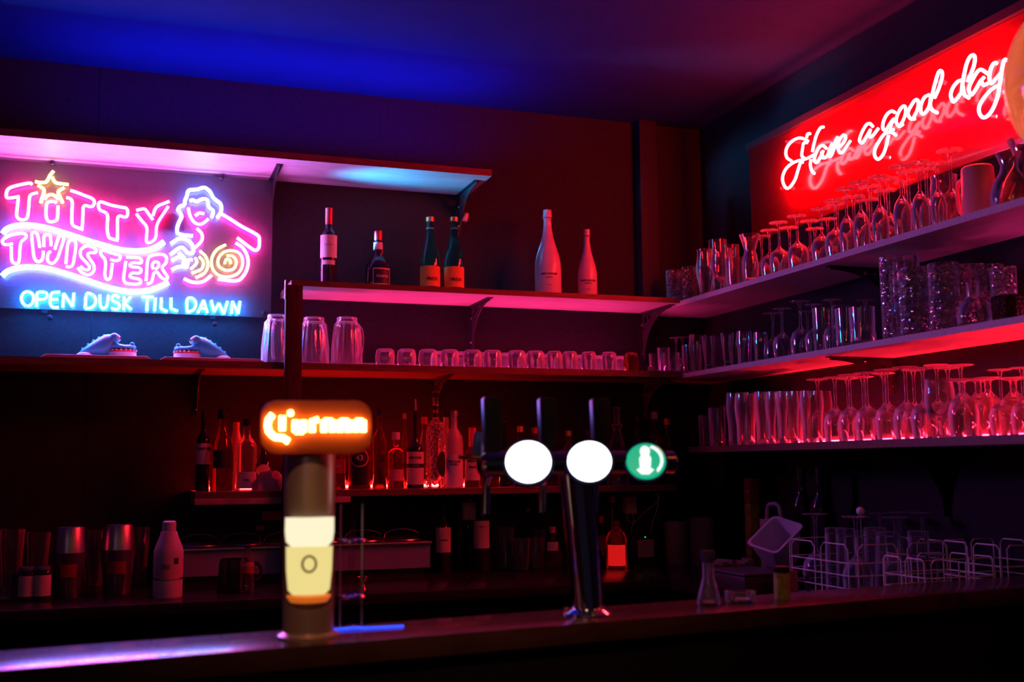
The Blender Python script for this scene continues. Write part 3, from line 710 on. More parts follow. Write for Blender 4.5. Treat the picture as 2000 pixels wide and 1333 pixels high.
# middle side shelf
S2 = 'middle side shelf'
side_row([(1352, 'tumbler', 0, 675), (1385, 'pilsner', 0, 657), (1422, 'pilsner', 0, 651), (1455, 'beer', 0, 648), (1487, 'beer', 0, 650), (1530, 'wine', 1, 603), (1566, 'wine', 1, 589), (1592, 'wine', 1, 595),
          (1629, 'wine', 1, 586), (1658, 'tumbler', 0, 603), (1686, 'tumbler', 0, 601)],
         -0.245, ZR2, S2, 'front', 'glasses on the middle side shelf')
side_row([(1335, 'wine', 1, 659), (1365, 'beer', 0, 655), (1403, 'pilsner', 0, 657), (1440, 'beer', 0, 655), (1472, 'pilsner', 0, 652), (1512, 'wine', 1, 612), (1580, 'wine', 1, 609), (1610, 'highball', 0, 603), (1646, 'wine', 1, 598),
          (1694, 'wine', 1, 586)],
         -0.14, ZR2, S2, 'middle', 'glasses on the middle side shelf')
# tall glasses and stacked cut tumblers
for j, (px, X, top) in enumerate(((1749, -0.245, 503), (1777, -0.16, 503), (1768, -0.08, 506))):
    y = y_at(px, X, ZR2); reserve(X, y, ZR2, .038, .25)
    place_glass('tall', (X, y, ZR2), 'tall straight glass beside the cut tumblers, %s from the shelf edge' % ORD[j], 'tall glasses on the middle side shelf', False,
                min(1.22, (z_at(top, X, y) - ZR2) / .235), 0, glass_tex if j == 0 else glass_m)
def cut_stack(px, X, top, n, where, rows):
    H = .098
    for dx in (0, .012, -.012, .024, -.024, .036, -.036, .05, -.05, .07, -.07, .09, -.09):
        if not (-.268 < X + dx < -.042): continue
        y = y_at(px, X + dx, ZR2); s = (z_at(top, X + dx, y) - ZR2) / (H * n)
        if free_spot(X + dx, y, ZR2, .0425 * s, .2): X += dx; break
    else:
        print('DROPPED cut', px); return
    reserve(X, y, ZR2, .0425 * s, .2); where = row('cut stack', rows)
    for k in range(n):
        place_glass('cut', (X, y, ZR2 + k * H * s + 0.0006 * k), 'cut crystal tumbler, %s, %s stack from the tall glasses, %s' % ('lower' if k == 0 else 'upper', where, rows), 'stacked cut tumblers on the middle side shelf',
                    False, s, 10, glass_cut)
for j, (px, top) in enumerate(((1790, 525), (1815, 520), (1848, 516))):
    cut_stack(px, -0.245, top, 2, ORD[j], 'front row')
for j, (px, top) in enumerate(((1800, 528), (1831, 522), (1872, 520), (1905, 520), (1938, 520), (1965, 524))):
    cut_stack(px, -0.145, top, 2, ORD[j], 'second row')
for j, (px, top) in enumerate(((1845, 530), (1888, 522), (1925, 524), (1960, 528))):
    cut_stack(px, -0.052, top, 2, ORD[j], 'row by the wall')
yf = y_at(1904, -0.260, ZR2)
fl = empty('glass_flask', (-0.260, yf, ZR2)); tag(fl, 'round bottomed glass flask printed 110 on the middle side shelf', 'flask')
mobj('flask_body', glass_mesh('flask')[0], fl)
text_round('110', 0.026, ink, fl, 0.0475, 0.026, -PI / 2 - 0.5 - 0.55, sx=1.2)
yk = y_at(1972, -0.225, ZR2)
cd = empty('candle_holder', (-0.225, yk, ZR2)); tag(cd, 'black faceted candle holder with gold sparkles beside the flask', 'candle holder')
MB().lathe([(0, 0), (.038, 0), (.044, .01), (.046, .07), (.044, .075), (.040, .075), (.040, .02), (0, .018)], 10).obj('cup', mat('black_gold_fleck_glass', (0.05, 0.02, 0.008), 0.12, metal=0.6, bump=1.0, nscale=120), cd, angle=10)
MB().lathe([(0, .019), (.034, .019), (.034, .052), (.004, .054), (0, .060)], 20).obj('wax', mat('amber_wax', (0.7, 0.25, 0.05), 0.5), cd)
# lowest side shelf
S3 = 'lowest side shelf'
side_row([(1385, 'tumbler', 0, 812), (1402, 'highball', 0, 797), (1441, 'beer', 0, 768), (1458, 'beer', 0, 770), (1475, 'beer', 0, 767), (1497, 'beer', 0, 766), (1519, 'beer', 0, 766), (1541, 'beer', 0, 765), (1563, 'beer', 0, 765), (1588, 'beer', 0, 764)],
         -0.245, ZR3, S3, 'front', 'beer glasses on the lowest side shelf')
side_row([(1412, 'highball', 0, 800), (1427, 'beer', 0, 792), (1449, 'beer', 0, 776), (1467, 'beer', 0, 773), (1486, 'beer', 0, 770), (1508, 'beer', 0, 768), (1530, 'beer', 0, 768), (1552, 'beer', 0, 767), (1577, 'beer', 0, 767), (1606, 'beer', 0, 765)],
         -0.075, ZR3, S3, 'wall-side', 'beer glasses on the lowest side shelf')
side_row([(1601, 'wine', 1, 741), (1635, 'wine', 1, 737), (1664, 'wine', 1, 732), (1697, 'wine', 1, 728), (1737, 'wine', 1, 722), (1774, 'wine', 1, 717), (1808, 'wine', 1, 719),
          (1839, 'goblet', 0, 741), (1884, 'goblet', 1, 741), (1916, 'goblet', 1, 740), (1960, 'wine', 1, 722), (2003, 'wine', 1, 718), (2050, 'wine', 1, 712)],
         -0.235, ZR3, S3, 'front', 'upturned stemware on the lowest side shelf')
side_row([(1660, 'wine', 1, 739), (1690, 'wine', 1, 736), (1731, 'wine', 1, 729), (1790, 'wine', 1, 722), (1836, 'wine', 1, 713), (1858, 'wine', 1, 718), (1883, 'wine', 1, 713), (1935, 'goblet', 1, 738), (1985, 'goblet', 1, 738)],
         -0.080, ZR3, S3, 'wall-side', 'upturned stemware on the lowest side shelf')
# cup, jugs at the near end of the highest side shelf
ym = y_at(1914, -0.225, ZR1)
cup = empty('plastic_jug', (-0.225, ym, ZR1)); tag(cup, 'opaque pale measuring jug turned over at the near end of the highest side shelf', 'jug')
MB().lathe([(0, .155), (.040, .155), (.0445, .150), (.050, .004), (.0505, 0), (.048, 0), (.0425, .148), (0, .150)], 32).obj('jug_body', mat('pale_opaque_plastic', (0.85, 0.30, 0.32), 0.4), cup, angle=50)
MB().tube(smooth([(0.0, .046, .135), (0.0, .078, .125), (0.0, .085, .08), (0.0, .075, .035), (0.0, .049, .025)], 5), 0.006, 8).obj('handle', MATS['pale_opaque_plastic'], cup)
for j, (px, X, top) in enumerate(((1976, -0.225, 300), (2012, -0.085, 272))):
    y = y_at(px, X, ZR1)
    place_glass('carafe', (X, y, ZR1), 'clear glass carafe, %s beyond the pale jug on the highest side shelf' % ORD[j], 'glass carafes on the highest side shelf', False, (z_at(top, X, y) - ZR1) / .158, 0)

# ------------------------------------------------------------------ pitchers and tumblers on the long shelf
def make_pitcher():
    H = .232
    prof = [(0, 0), (.048, 0), (.052, .004), (.060, .06), (.069, .13), (.070, .20), (.068, .232), (.0645, .232), (.0662, .20), (.0652, .13), (.056, .06), (.048, .014), (0, .012)]
    prof = [(0, 0), (.046, 0), (.0475, .008), (.047, .018), (.058, .034), (.062, .07), (.070, .15), (.074, .222), (.0745, .232), (.0705, .232), (.070, .222), (.066, .15), (.058, .07), (.054, .038), (.043, .020), (0, .016)]
    fn = lambda t, r, z: 1 + (0.05 * math.cos(14 * t) if 0.03 < (H - z) < 0.215 and r > 0.05 else 0)
    body = MB().lathe(inv(prof, H), 84, fn=fn).mesh('pitcher_body', glass_press, angle=60)
    h = MB().tube(smooth([(.060, 0, H - .045), (.092, 0, H - .055), (.106, 0, H - .10), (.102, 0, H - .16), (.084, 0, H - .20), (.070, 0, H - .205)], 5), [.0065] * 26, 10).mesh('pitcher_handle', glass_press, angle=60)
    return body, h
pb, ph = make_pitcher()
for j, (px, Y, rz, lab) in enumerate(((541, -0.18, -1.9, 'upturned ribbed glass pitcher, partly hidden behind the wooden post'), (612, -0.20, -1.25, 'upturned ribbed glass pitcher just past the wooden post'),
                                      (677, -0.20, -1.0, 'upturned ribbed glass pitcher next to the small tumblers'))):
    x = x_at(px, Y, ZD1)
    r = empty('glass_pitcher', (x, Y, ZD1), rz); tag(r, lab, 'pitcher', 'upturned glass pitchers')
    sc_ = (z_at(616 if j == 0 else 621, x, Y) - ZD1) / .232
    r.scale = (0.84, 0.84, sc_)
    mobj('pitcher_body', pb, r); mobj('pitcher_handle', ph, r)
fr_px = [752, 794, 836, 878, 923, 962, 1009, 1046, 1083, 1113, 1150, 1190, 1233]
for j, px in enumerate(fr_px):
    Y = -0.262; x = x_at(px, Y, ZD1)
    place_glass('round', (x, Y, ZD1), 'small upturned round tumbler, %s from the pitchers in the front row' % ORD[j], 'small upturned tumblers on the long shelf', True, (z_at(682 + j * 0.6, x, Y) - ZD1) / .09, 0,
                amber_glass if j == 12 else glass_press, sxy=0.94 if j < 8 else 0.80)
for j, px in enumerate([858, 899, 942, 985, 1027, 1065, 1098, 1132, 1170, 1212]):
    Y = -0.150; x = x_at(px, Y, ZD1)
    place_glass('round', (x, Y, ZD1), 'small upturned round tumbler, %s from the pitchers in the back row' % ORD[j], 'small upturned tumblers on the long shelf', True, 0.86, 0, glass_press)
for j, (px, Y, kind, top) in enumerate(((1283, -0.25, 'tumbler', 692), (1312, -0.24, 'tumbler', 690), (1297, -0.13, 'highball', 680), (1322, -0.12, 'wine', 660))):
    x = x_at(px, Y, ZD1)
    place_glass(kind, (x, Y, ZD1), '%s by the corner bracket on the long shelf, %s in the row' % (NAMES[kind].replace('_', ' '), ORD[j]), 'glasses by the corner on the long shelf', kind == 'wine', (z_at(top, x, Y) - ZD1) / P[kind][1], 0)
x = x_at(1267, -0.27, ZD1)
tag(MB().box((-0.013, -0.002, 0), (0.013, 0.002, 0.022)).obj('price_card', cork_m, None, (x, -0.29, ZD1)), 'small pink paper card standing by the last small tumbler', 'card')

# crocodile toys on boards
def make_croc(px, face, lab, labb):
    x = x_at(px, -0.20, ZD1)
    # board, slightly raised on its far side
    bx = x_at(px - 14 * face, -0.19, ZD1)
    b = MB().prism([(-0.190, 0.0), (-0.17, 0.012), (0.17, 0.012), (0.190, 0.0)], 'y', -0.11, 0.115).obj('serving_board', board_m, None, (bx, -0.215, ZD1), bevel=0.002)
    tag(b, labb, 'board')
    r = empty('crocodile_toy', (x, -0.21, ZD1 + 0.0125)); r.scale = (face, 1, 1); tag(r, lab, 'toy')
    # body: legs, back and tail in one mesh; local +x is the snout
    def loft(sec, K=22, arc=1.0):
        vs = []; fs = []
        for (cx, cz, ry, rt, rb) in sec:
            for k in range(K):
                t = 2 * PI * k / K; sn = math.sin(t)
                vs.append((cx, ry * math.cos(t), max(0.0, cz + (rt if sn > 0 else rb) * sn)))
        for i in range(len(sec) - 1):
            for k in range(K): fs.append((i * K + k, i * K + (k + 1) % K, (i + 1) * K + (k + 1) % K, (i + 1) * K + k))
        return MB().add(vs, fs + [tuple(range(K)), tuple((len(sec) - 1) * K + k for k in range(K))])
    # rump, hunched back and neck rising behind the jaws, one smooth shell
    mb = loft([(-.098, .006, .006, .004, .006), (-.088, .012, .016, .010, .012), (-.072, .018, .027, .020, .018), (-.052, .026, .036, .028, .026), (-.034, .034, .040, .034, .034),
               (-.016, .040, .041, .040, .040), (.000, .044, .040, .044, .044), (.014, .048, .037, .042, .030), (.026, .052, .030, .034, .022), (.034, .054, .018, .022, .014)])
    mb.obj('body', teal_pl, r, angle=70)
    for sy in (-1, 1):
        MB().sphere((-.070, sy * .036, .008), .018, 16, sc=(1.5, .8, .45)).obj('foot', belly_pl, r)
    for k in range(5):
        MB().lathe([(0, .0), (.006, 0), (.004, .005), (0, .008)], 8, c=(-.078 + k * .018, 0, (.034, .050, .064, .076, .085)[k] - .004)).obj('back_ridge', teal_pl, r)
    MB().lathe([(0, 0), (.040, 0), (.043, .004), (.043, .022), (0, .022)], 32, c=(.058, 0, 0), ax=(1.20, 0.95)).obj('lower_jaw', belly_pl, r)
    MB().lathe([(0, .0222), (.0425, .0222), (.0425, .031), (0, .031)], 32, c=(.058, 0, 0), ax=(1.18, 0.93)).obj('gum', red_pl, r)
    for k in range(15):
        t = -PI * 0.72 + k * PI * 1.44 / 14
        MB().lathe([(0, 0), (.0036, 0), (.0026, .006), (0, .007)], 8, c=(.058 + .051 * math.cos(t), .041 * math.sin(t), .0265)).obj('tooth', white_pl, r)
    loft([(.012, .040, .030, .020, .009), (.030, .044, .039, .018, .012), (.050, .041, .040, .013, .009), (.070, .039, .038, .012, .008), (.088, .039, .033, .014, .007), (.100, .039, .026, .013, .007), (.108, .038, .014, .008, .005)]).obj('upper_jaw', teal_pl, r, angle=70)
    for sy in (-1, 1):
        MB().sphere((.030, sy * .019, .074), .0185, 18, sc=(1, .9, 1)).obj('eye_bump', teal_pl, r)
        MB().sphere((.040, sy * .022, .074), .0125, 16, sc=(1, .9, 1)).obj('eyeball', white_pl, r)
        MB().sphere((.0505, sy * .0245, .073), .0045, 10).obj('pupil', ink, r)
        MB().sphere((.094, sy * .013, .054), .0085, 14, sc=(1, 1, .8)).obj('nostril', teal_pl, r)
make_croc(205, 1, 'teal crocodile biting toy facing the post, on the board farther from it', 'pale board under the crocodile toy farther from the post')
make_croc(397, -1, 'teal crocodile biting toy facing away from the post, on the board nearer it', 'pale board under the crocodile toy nearer the post')

# ------------------------------------------------------------------ bottles
def bottle(px, Y, zs, top, w, prof, m, label, cap=None, extras=None, name='bottle', on_side=None, group=None, cat='bottle', rz=0):
    """prof: unit profile [(r/R, z/H)] for the glass; cap: (z0/H, r/R, material, name)"""
    x = x_at(px, Y, zs)
    if on_side is not None:
        x, Y = on_side, y_at(px, on_side, zs)
    H = z_at(top, x, Y) - zs
    d = (Vector((x, Y, zs)) - CAM).dot(-Vector((RM[0][2], RM[1][2], RM[2][2])))
    Rr = w / 2 * d / F_PX
    r = empty(name, (x, Y, zs), rz); tag(r, label, cat, group)
    pr_ = [(a * Rr, b * H) for a, b in prof]
    MB().lathe([(0, 0)] + pr_ + [(0, pr_[-1][1])], 32).obj('bottle_body', m, r, angle=40)
    if cap:
        z0, cr, cm, cn = cap[:4]
        MB().lathe([(0, z0 * H), (cr * Rr, z0 * H), (cr * Rr, H * 0.996), (cr * Rr * 0.9, H), (0, H)], 24).obj(cn, cm, r)
    if extras: extras(r, Rr, H, math.atan2(CAM.y - Y, CAM.x - x))
    return r
BORDEAUX = [(.94, 0), (1, .02), (1, .60), (.97, .64), (.80, .69), (.48, .74), (.40, .78), (.38, .93), (.42, .935), (.42, .97), (.36, .985)]
BURG = [(.94, 0), (1, .015), (1, .42), (.93, .50), (.72, .60), (.48, .70), (.36, .79), (.33, .93), (.40, .94), (.40, .965), (.33, .98)]
SQUAT = [(.95, 0), (1, .02), (1, .34), (.93, .42), (.70, .50), (.42, .58), (.33, .66), (.27, .78), (.25, .95), (.30, .955), (.30, .985)]
SPIRIT = [(.94, 0), (1, .02), (1, .58), (.95, .64), (.70, .70), (.42, .74), (.36, .78), (.36, .93), (.42, .94), (.42, .97)]
SLOPE = [(.94, 0), (1, .02), (1, .45), (.9, .55), (.6, .70), (.42, .80), (.38, .93), (.44, .94), (.44, .97)]
def ex_wine(r, R, H, a):
    wrap_label(r, R * 1.006, H * .36, H * .645, paper, a, 2.6); wrap_label(r, R * 1.006, H * .27, H * .325, paper, a, 1.7)
    text_round('CHATEAU', 0.0085, mat('grey_ink', (0.35, 0.25, 0.22), .6), r, R * 1.008, H * .52, a)
bottle(641, -0.20, ZC1, 407, 33, BORDEAUX, dark_glass, 'dark wine bottle with red foil and cream label on the bottle shelf', (.79, .43, red_foil, 'foil_capsule'), ex_wine, 'wine_bottle')
def ex_liq(r, R, H, a):
    wrap_label(r, R * 1.006, H * .06, H * .34, mat('gold_label_border', (0.7, .55, .35), .5), a + .35, 1.5)
    wrap_label(r, R * 1.014, H * .08, H * .32, paper_k, a + .35, 1.36, name='dark_label')
    text_round('GRAND', 0.015, ink_w, r, R * 1.02, H * .20, a + .35)
    wrap_label(r, R * .345, H * .68, H * .80, paper, a, 5.8, name='neck_label')
    MB().tube([(R * .5 * math.cos(a - .6), R * .5 * math.sin(a - .6), H * .53), (R * .52 * math.cos(a), R * .52 * math.sin(a), H * .50), (R * .40 * math.cos(a + .9), R * .40 * math.sin(a + .9), H * .62), (R * .33 * math.cos(a + 1.4), R * .33 * math.sin(a + 1.4), H * .72)], 0.003, 8).obj('red_ribbon', red_foil, r)
bottle(738, -0.19, ZC1, 452, 51, SQUAT, dark_glass, 'squat dark liqueur bottle with a ribbon on the bottle shelf', (.84, .31, red_foil, 'stopper'), ex_liq, 'liqueur_bottle')
def ex_frei(r, R, H, a):
    wrap_label(r, R * 1.006, H * .06, H * .33, paper_o, a, 3.4)
    text_round('FREIX', 0.019, ink, r, R * 1.008, H * .155, a + .25, bold=0.0004)
    wrap_label(r, R * .39, H * .84, H * .855, mat('teal_band', (0.1, .5, .45), .4), a, 6.2, name='neck_band')
for px, lb in ((840, 'green sparkling water bottle with orange label, the one nearer the squat liqueur bottle'), (887, 'green sparkling water bottle with orange label, the one nearer the white bottles')):
    bottle(px, -0.20, ZC1, 425, 39, BURG, green_glass, lb, (.94, .42, gold_foil, 'crown_cap'), ex_frei, 'sparkling_bottle', group='green bottles with orange labels')
def ex_brut(r, R, H, a):
    text_round('BRUT NATURE', 0.0105, ink, r, R * 1.004, H * .245, a + .1, bold=0.0003)
    text_round('RESERVA', 0.0075, ink, r, R * 1.004, H * .205, a + .1); text_round('CAVA', 0.0065, ink, r, R * 1.004, H * .12, a + .1)
    MB().lathe([(R * .47, H * .62), (R * .60, H * .58), (R * .62, H * .575), (R * .49, H * .63)], 24).obj('foil_collar', mat('grey_foil', (.45, .43, .5), .35, metal=.5), r)
    MB().tube([(R * .40 * math.cos(t), R * .40 * math.sin(t), H * .905) for t in [2 * PI * k / 16 for k in range(16)]], 0.0016, 6, closed=True).obj('wire_cage', steel, r)
CH = [(.95, 0), (1, .012), (1, .30), (.97, .38), (.84, .48), (.62, .585), (.42, .69), (.31, .80), (.285, .89), (.33, .90), (.34, .93), (.30, .975), (.27, .99)]
bottle(1071, -0.20, ZC1, 411, 52, CH, white_bottle, 'large white sparkling wine bottle on the bottle shelf', (.93, .31, white_bottle, 'foil_top'), ex_brut, 'sparkling_wine_bottle')
bottle(1148, -0.20, ZC1, 449, 38, CH, white_bottle, 'smaller white sparkling wine bottle on the bottle shelf', (.92, .33, mat('grey_foil_top', (.6, .5, .52), .4, metal=.4), 'foil_top'), ex_brut, 'sparkling_wine_bottle')
# tag hanging on the bracket
ct = on_y(909, 425, -0.03)
tg = empty('cork_tag', (ct.x, -0.03, ct.z)); tag(tg, 'pink cork-like tag clipped on the cable under the free end of the highest shelf', 'tag')
o = MB().lathe([(0, -.018), (.011, -.018), (.012, -.015), (.012, .015), (.011, .018), (0, .018)], 18).obj('tag_body', cork_m, tg); o.rotation_euler = (0, R_(14), 0)
MB().tube(smooth([on_y(912, 385, -.03) - ct, on_y(905, 410, -.03) - ct, on_y(898, 440, -.03) - ct, on_y(893, 470, -.03) - ct], 5), 0.0025, 8).obj('cable', black_pl, tg)

# liquor shelf
SH2 = 'on the liquor shelf'
def lab(z0, z1, m, wd=2.4, txt=None, ts=.014, tm=ink, off=0, z=None, oval=False, sx=1.0):
    def f(r, R, H, a):
        wrap_label(r, R * 1.008, H * z0, H * z1, m, a + off, wd, oval=oval)
        if txt:
            for i, t_ in enumerate(txt.split('|')):
                text_round(t_, ts, tm, r, R * 1.012, H * ((z0 + z1) / 2 if z is None else z) - i * ts * 1.1, a + off, sx=sx, bold=0.0002)
    return f
bottle(395, -0.22, ZE1, 805, 26, BORDEAUX, dark_glass, 'dark bitter bottle at the end of the liquor shelf', (.90, .42, black_pl, 'cap'), lab(.34, .60, paper, 2.6, 'CAMPARI', .017, ink, z=.53))
bottle(432, -0.24, ZE1, 800, 44, SLOPE, red_liquid, 'red orange aperitif bottle with slanted wordmark, second on the liquor shelf', (.88, .42, black_pl, 'cap'), lab(.28, .50, paper_k, 1.7, None))
tag(MB().lathe([(0, 0), (.019, 0), (.019, .20), (.012, .235), (.012, .265), (0, .265)], 20).obj('tall_bottle', mat('pink_frosted_bottle', (.75, .4, .35), .5), None, (x_at(459, -.09, ZE1), -.09, ZE1)), 'narrow pale bottle standing behind the aperitif bottle', 'bottle')
bottle(480, -0.20, ZE1, 818, 40, SPIRIT, glass_m, 'clear gin bottle with a white lower label beside the aperitif bottle', (.90, .42, black_pl, 'cap'), lab(.03, .26, paper_w, 2.6, 'GIN', .012, ink))
bottle(514, -0.18, ZE1, 838, 36, SQUAT, dark_glass, 'dark squat rum bottle with an oval label behind the crumpled paper', (.88, .33, black_pl, 'stopper'), lab(.22, .42, paper, 1.6, None, oval=True))
def crumple():
    mb = MB(); n = 9; vs = []; fs = []
    rnd = random.Random(5)
    for i in range(n):
        for k in range(n):
            u, v = i / (n - 1) - .5, k / (n - 1) - .5
            hgt = max(0.0, .075 * (1 - 2.6 * (u * u + v * v)) + rnd.uniform(-.012, .012))
            vs.append((u * .125 + rnd.uniform(-.004, .004), v * .09 + rnd.uniform(-.004, .004), hgt))
    for i in range(n - 1):
        for k in range(n - 1): fs.append((i * n + k, (i + 1) * n + k, (i + 1) * n + k + 1, i * n + k + 1))
    base = len(vs)
    vs += [(v[0], v[1], 0.0) for v in vs[:]]
    fs += [tuple(reversed([a + base for a in f])) for f in fs[:]]
    rim = [i * n for i in range(n)] + [(n - 1) * n + k for k in range(1, n)] + [i * n + n - 1 for i in range(n - 2, -1, -1)] + [k for k in range(n - 2, 0, -1)]
    for a, b in zip(rim, rim[1:] + rim[:1]): fs.append((a, b, b + base, a + base))
    return mb.add(vs, fs)
tag(crumple().obj('crumpled_paper', mat('crumpled_paper', (.6, .32, .26), .8), None, (x_at(527, -.275, ZE1), -.275, ZE1), angle=12), 'crumpled paper napkin lying at the front edge of the liquor shelf', 'napkin')
bottle(577, -0.19, ZE1, 812, 34, SPIRIT, dark_glass, 'dark liquor bottle hidden behind the beer column', (.9, .42, black_pl, 'cap'))
bottle(660, -0.22, ZE1, 852, 30, SPIRIT, red_liquid, 'stubby red liqueur bottle close beside the beer column', (.86, .44, red_foil, 'cap'), lab(.30, .56, mat('red_label', (.6, .05, .05), .5), 2.4, 'ABEL', .012, paper_w))
def ex43(r, R, H, a):
    wrap_label(r, R * 1.006, H * .06, H * .34, paper_k, a, 1.5, name='lower_label')
    wrap_label(r, R * 1.012, H * .33, H * .60, mat('gold_ring', (.7, .4, .2), .4), a, 1.75, oval=True, name='round_label_rim')
    wrap_label(r, R * 1.020, H * .35, H * .58, paper_k, a, 1.55, oval=True, name='round_label')
    text_round('43', .030, ink_w, r, R * 1.03, H * .465, a, bold=0.0005)
bottle(702, -0.25, ZE1, 826, 44, SPIRIT, red_liquid, 'golden liqueur bottle with a round black label reading 43', (.90, .42, red_foil, 'cap'), ex43)
bottle(741, -0.22, ZE1, 800, 28, SPIRIT, amber_glass, 'slim amber bottle next to the bottle with the round label', (.92, .44, black_pl, 'cap'))
bottle(773, -0.25, ZE1, 845, 33, SPIRIT, red_liquid, 'short bottle with a wide white cap', (.87, .46, white_pl, 'screw_cap'), lab(.14, .34, mat('pink_label', (.8, .3, .3), .5), 2.2, 'RED', .010, ink_w))
bottle(790, -0.12, ZE1, 808, 16, SLOPE, amber_glass, 'narrow amber bottle standing behind the short white-capped bottle', (.93, .46, gold_foil, 'cap'))
def exmet(r, R, H, a):
    wrap_label(r, R * 1.008, H * .05, H * .46, paper, a, 2.6); wrap_label(r, R * 1.014, H * .26, H * .31, paper_k, a, 2.6, name='dark_band')
    text_round('METAXA', .0135, ink, r, R * 1.02, H * .385, a, bold=.0003); text_round('5 STARS', .008, ink_w, r, R * 1.02, H * .285, a)
    MB().lathe([(.004, H * .97), (.006, H * 1.0), (.003, H * 1.13), (0, H * 1.13)], 12).obj('pourer', steel, r)
bottle(811, -0.25, ZE1, 800, 34, [(.94, 0), (1, .02), (1, .47), (.8, .53), (.45, .58), (.34, .66), (.28, .95), (.33, .96), (.33, .98)], dark_glass, 'brandy bottle with long neck, pourer and banded cream label', None, exmet)
bottle(829, -0.13, ZE1, 815, 26, SLOPE, glass_m, 'clear bottle with red cap standing behind the brandy bottle', (.90, .5, red_foil, 'cap'))
def exrg(r, R, H, a):
    wrap_label(r, R * 1.008, H * .12, H * .38, paper_k, a + .75, 1.3, oval=True)
    text_round('RG', .016, ink_w, r, R * .36, H * .80, a); wrap_label(r, R * .345, H * .74, H * .86, paper_k, a, 6.0, name='neck_label')
bottle(851, -0.25, ZE1, 768, 38, [(.94, 0), (1, .02), (1, .52), (.93, .62), (.70, .68), (.36, .72), (.32, .80), (.30, .95), (.36, .96), (.36, .985)], glass_tex, 'tall hammered glass vodka bottle with a black oval label', (.95, .36, black_pl, 'stopper'), exrg)
bottle(871, -0.12, ZE1, 800, 30, SPIRIT, frost_glass, 'frosted bottle standing between the hammered bottle and the goose vodka', (.9, .44, black_pl, 'cap'))
bottle(887, -0.26, ZE1, 803, 36, [(.94, 0), (1, .02), (1, .56), (.9, .66), (.55, .74), (.36, .78), (.34, .93), (.42, .94), (.42, .98)], frost_glass, 'frosted vodka bottle with a pale label, taller than its neighbours', (.92, .42, steel, 'cap'), lab(.02, .42, paper_w, 2.4, 'GREY GOOSE|VODKA', .0105, ink, z=.34, sx=.9))
def exmm(r, R, H, a):
    wrap_label(r, R * 1.008, H * .12, H * .52, paper, a, 2.3)
    text_round('Maker\'s', .014, ink, r, R * 1.012, H * .44, a, bold=.0004); text_round('Mark', .014, ink, r, R * 1.012, H * .34, a, bold=.0004)
    MB().lathe([(R * .46, H * .68), (R * .44, H * .80), (R * .46, H), (0, H * 1.003), (0, H * .98), (R * .40, H * .98), (R * .38, H * .80), (R * .36, H * .70)], 18, fn=lambda t, r_, z: 1 + .06 * math.cos(5 * t)).obj('red_wax_seal', mat('red_wax', (.8, .02, .03), .3), r)
bottle(923, -0.25, ZE1, 836, 32, [(.94, 0), (1, .02), (1, .52), (.9, .58), (.5, .66), (.36, .74), (.36, .98)], amber_glass, 'whisky bottle sealed with red wax at the bright end of the liquor shelf', None, exmm)
k = 0
for px, Y, top, w_, pf, m_, cp in ((962, -.22, 822, 26, SPIRIT, amber_glass, black_pl), (985, -.13, 812, 24, SLOPE, green_glass, black_pl), (1017, -.24, 833, 30, SPIRIT, dark_glass, gold_foil), (1045, -.14, 836, 28, BORDEAUX, amber_glass, red_foil),
                                 (1078, -.22, 845, 34, SQUAT, dark_glass, black_pl), (1112, -.16, 842, 30, SPIRIT, glass_m, gold_foil), (1146, -.24, 840, 26, SLOPE, dark_glass, black_pl), (1176, -.15, 825, 28, BORDEAUX, green_glass, black_pl),
                                 (1246, -.24, 812, 28, SPIRIT, dark_glass, black_pl), (1281, -.22, 805, 30, SPIRIT, amber_glass, cork_m), (1306, -.14, 818, 26, BORDEAUX, dark_glass, red_foil)):
    bottle(px, Y, ZE1, top, w_, pf, m_, 'unlit liquor bottle above and behind the beer taps, %s from the red wax bottle' % ORD[k], (.90, .44, cp, 'cap'), None, group='unlit bottles behind the beer taps'); k += 1
bottle(1207, -0.24, ZE1, 796, 44, [(.95, 0), (1, .02), (.9, .30), (.6, .55), (.34, .70), (.5, .74), (.5, .77), (.3, .80), (.24, .9)], glass_m, 'conical decanter with a flared collar behind the last beer tap', (.88, .30, glass_m, 'stopper'), None, 'decanter', cat='decanter')

# ------------------------------------------------------------------ counters
ZK = 0.97
struct_c = empty('back_counter', (0, 0, 0)); tag(struct_c, 'long dark glossy counter under the liquor shelf', 'counter')
MB().box((-3.95, -0.80, ZK - 0.035), (-0.632, -0.003, ZK)).obj('worktop', counter_m, struct_c, bevel=.003)
MB().box((-3.90, -0.74, 0.001), (-0.632, -0.003, ZK - 0.035)).obj('cabinet_body', bar_front_m, struct_c)
sc_c = empty('side_counter', (0, 0, 0)); tag(sc_c, 'dark counter along the side wall under the wire racks', 'counter')
MB().box((-0.63, -2.06, ZK - 0.035), (-0.003, -0.003, ZK)).obj('worktop', counter_m, sc_c, bevel=.003)
MB().box((-0.58, -2.06, 0.001), (-0.003, -0.003, ZK - 0.035)).obj('cabinet_body', bar_front_m, sc_c)

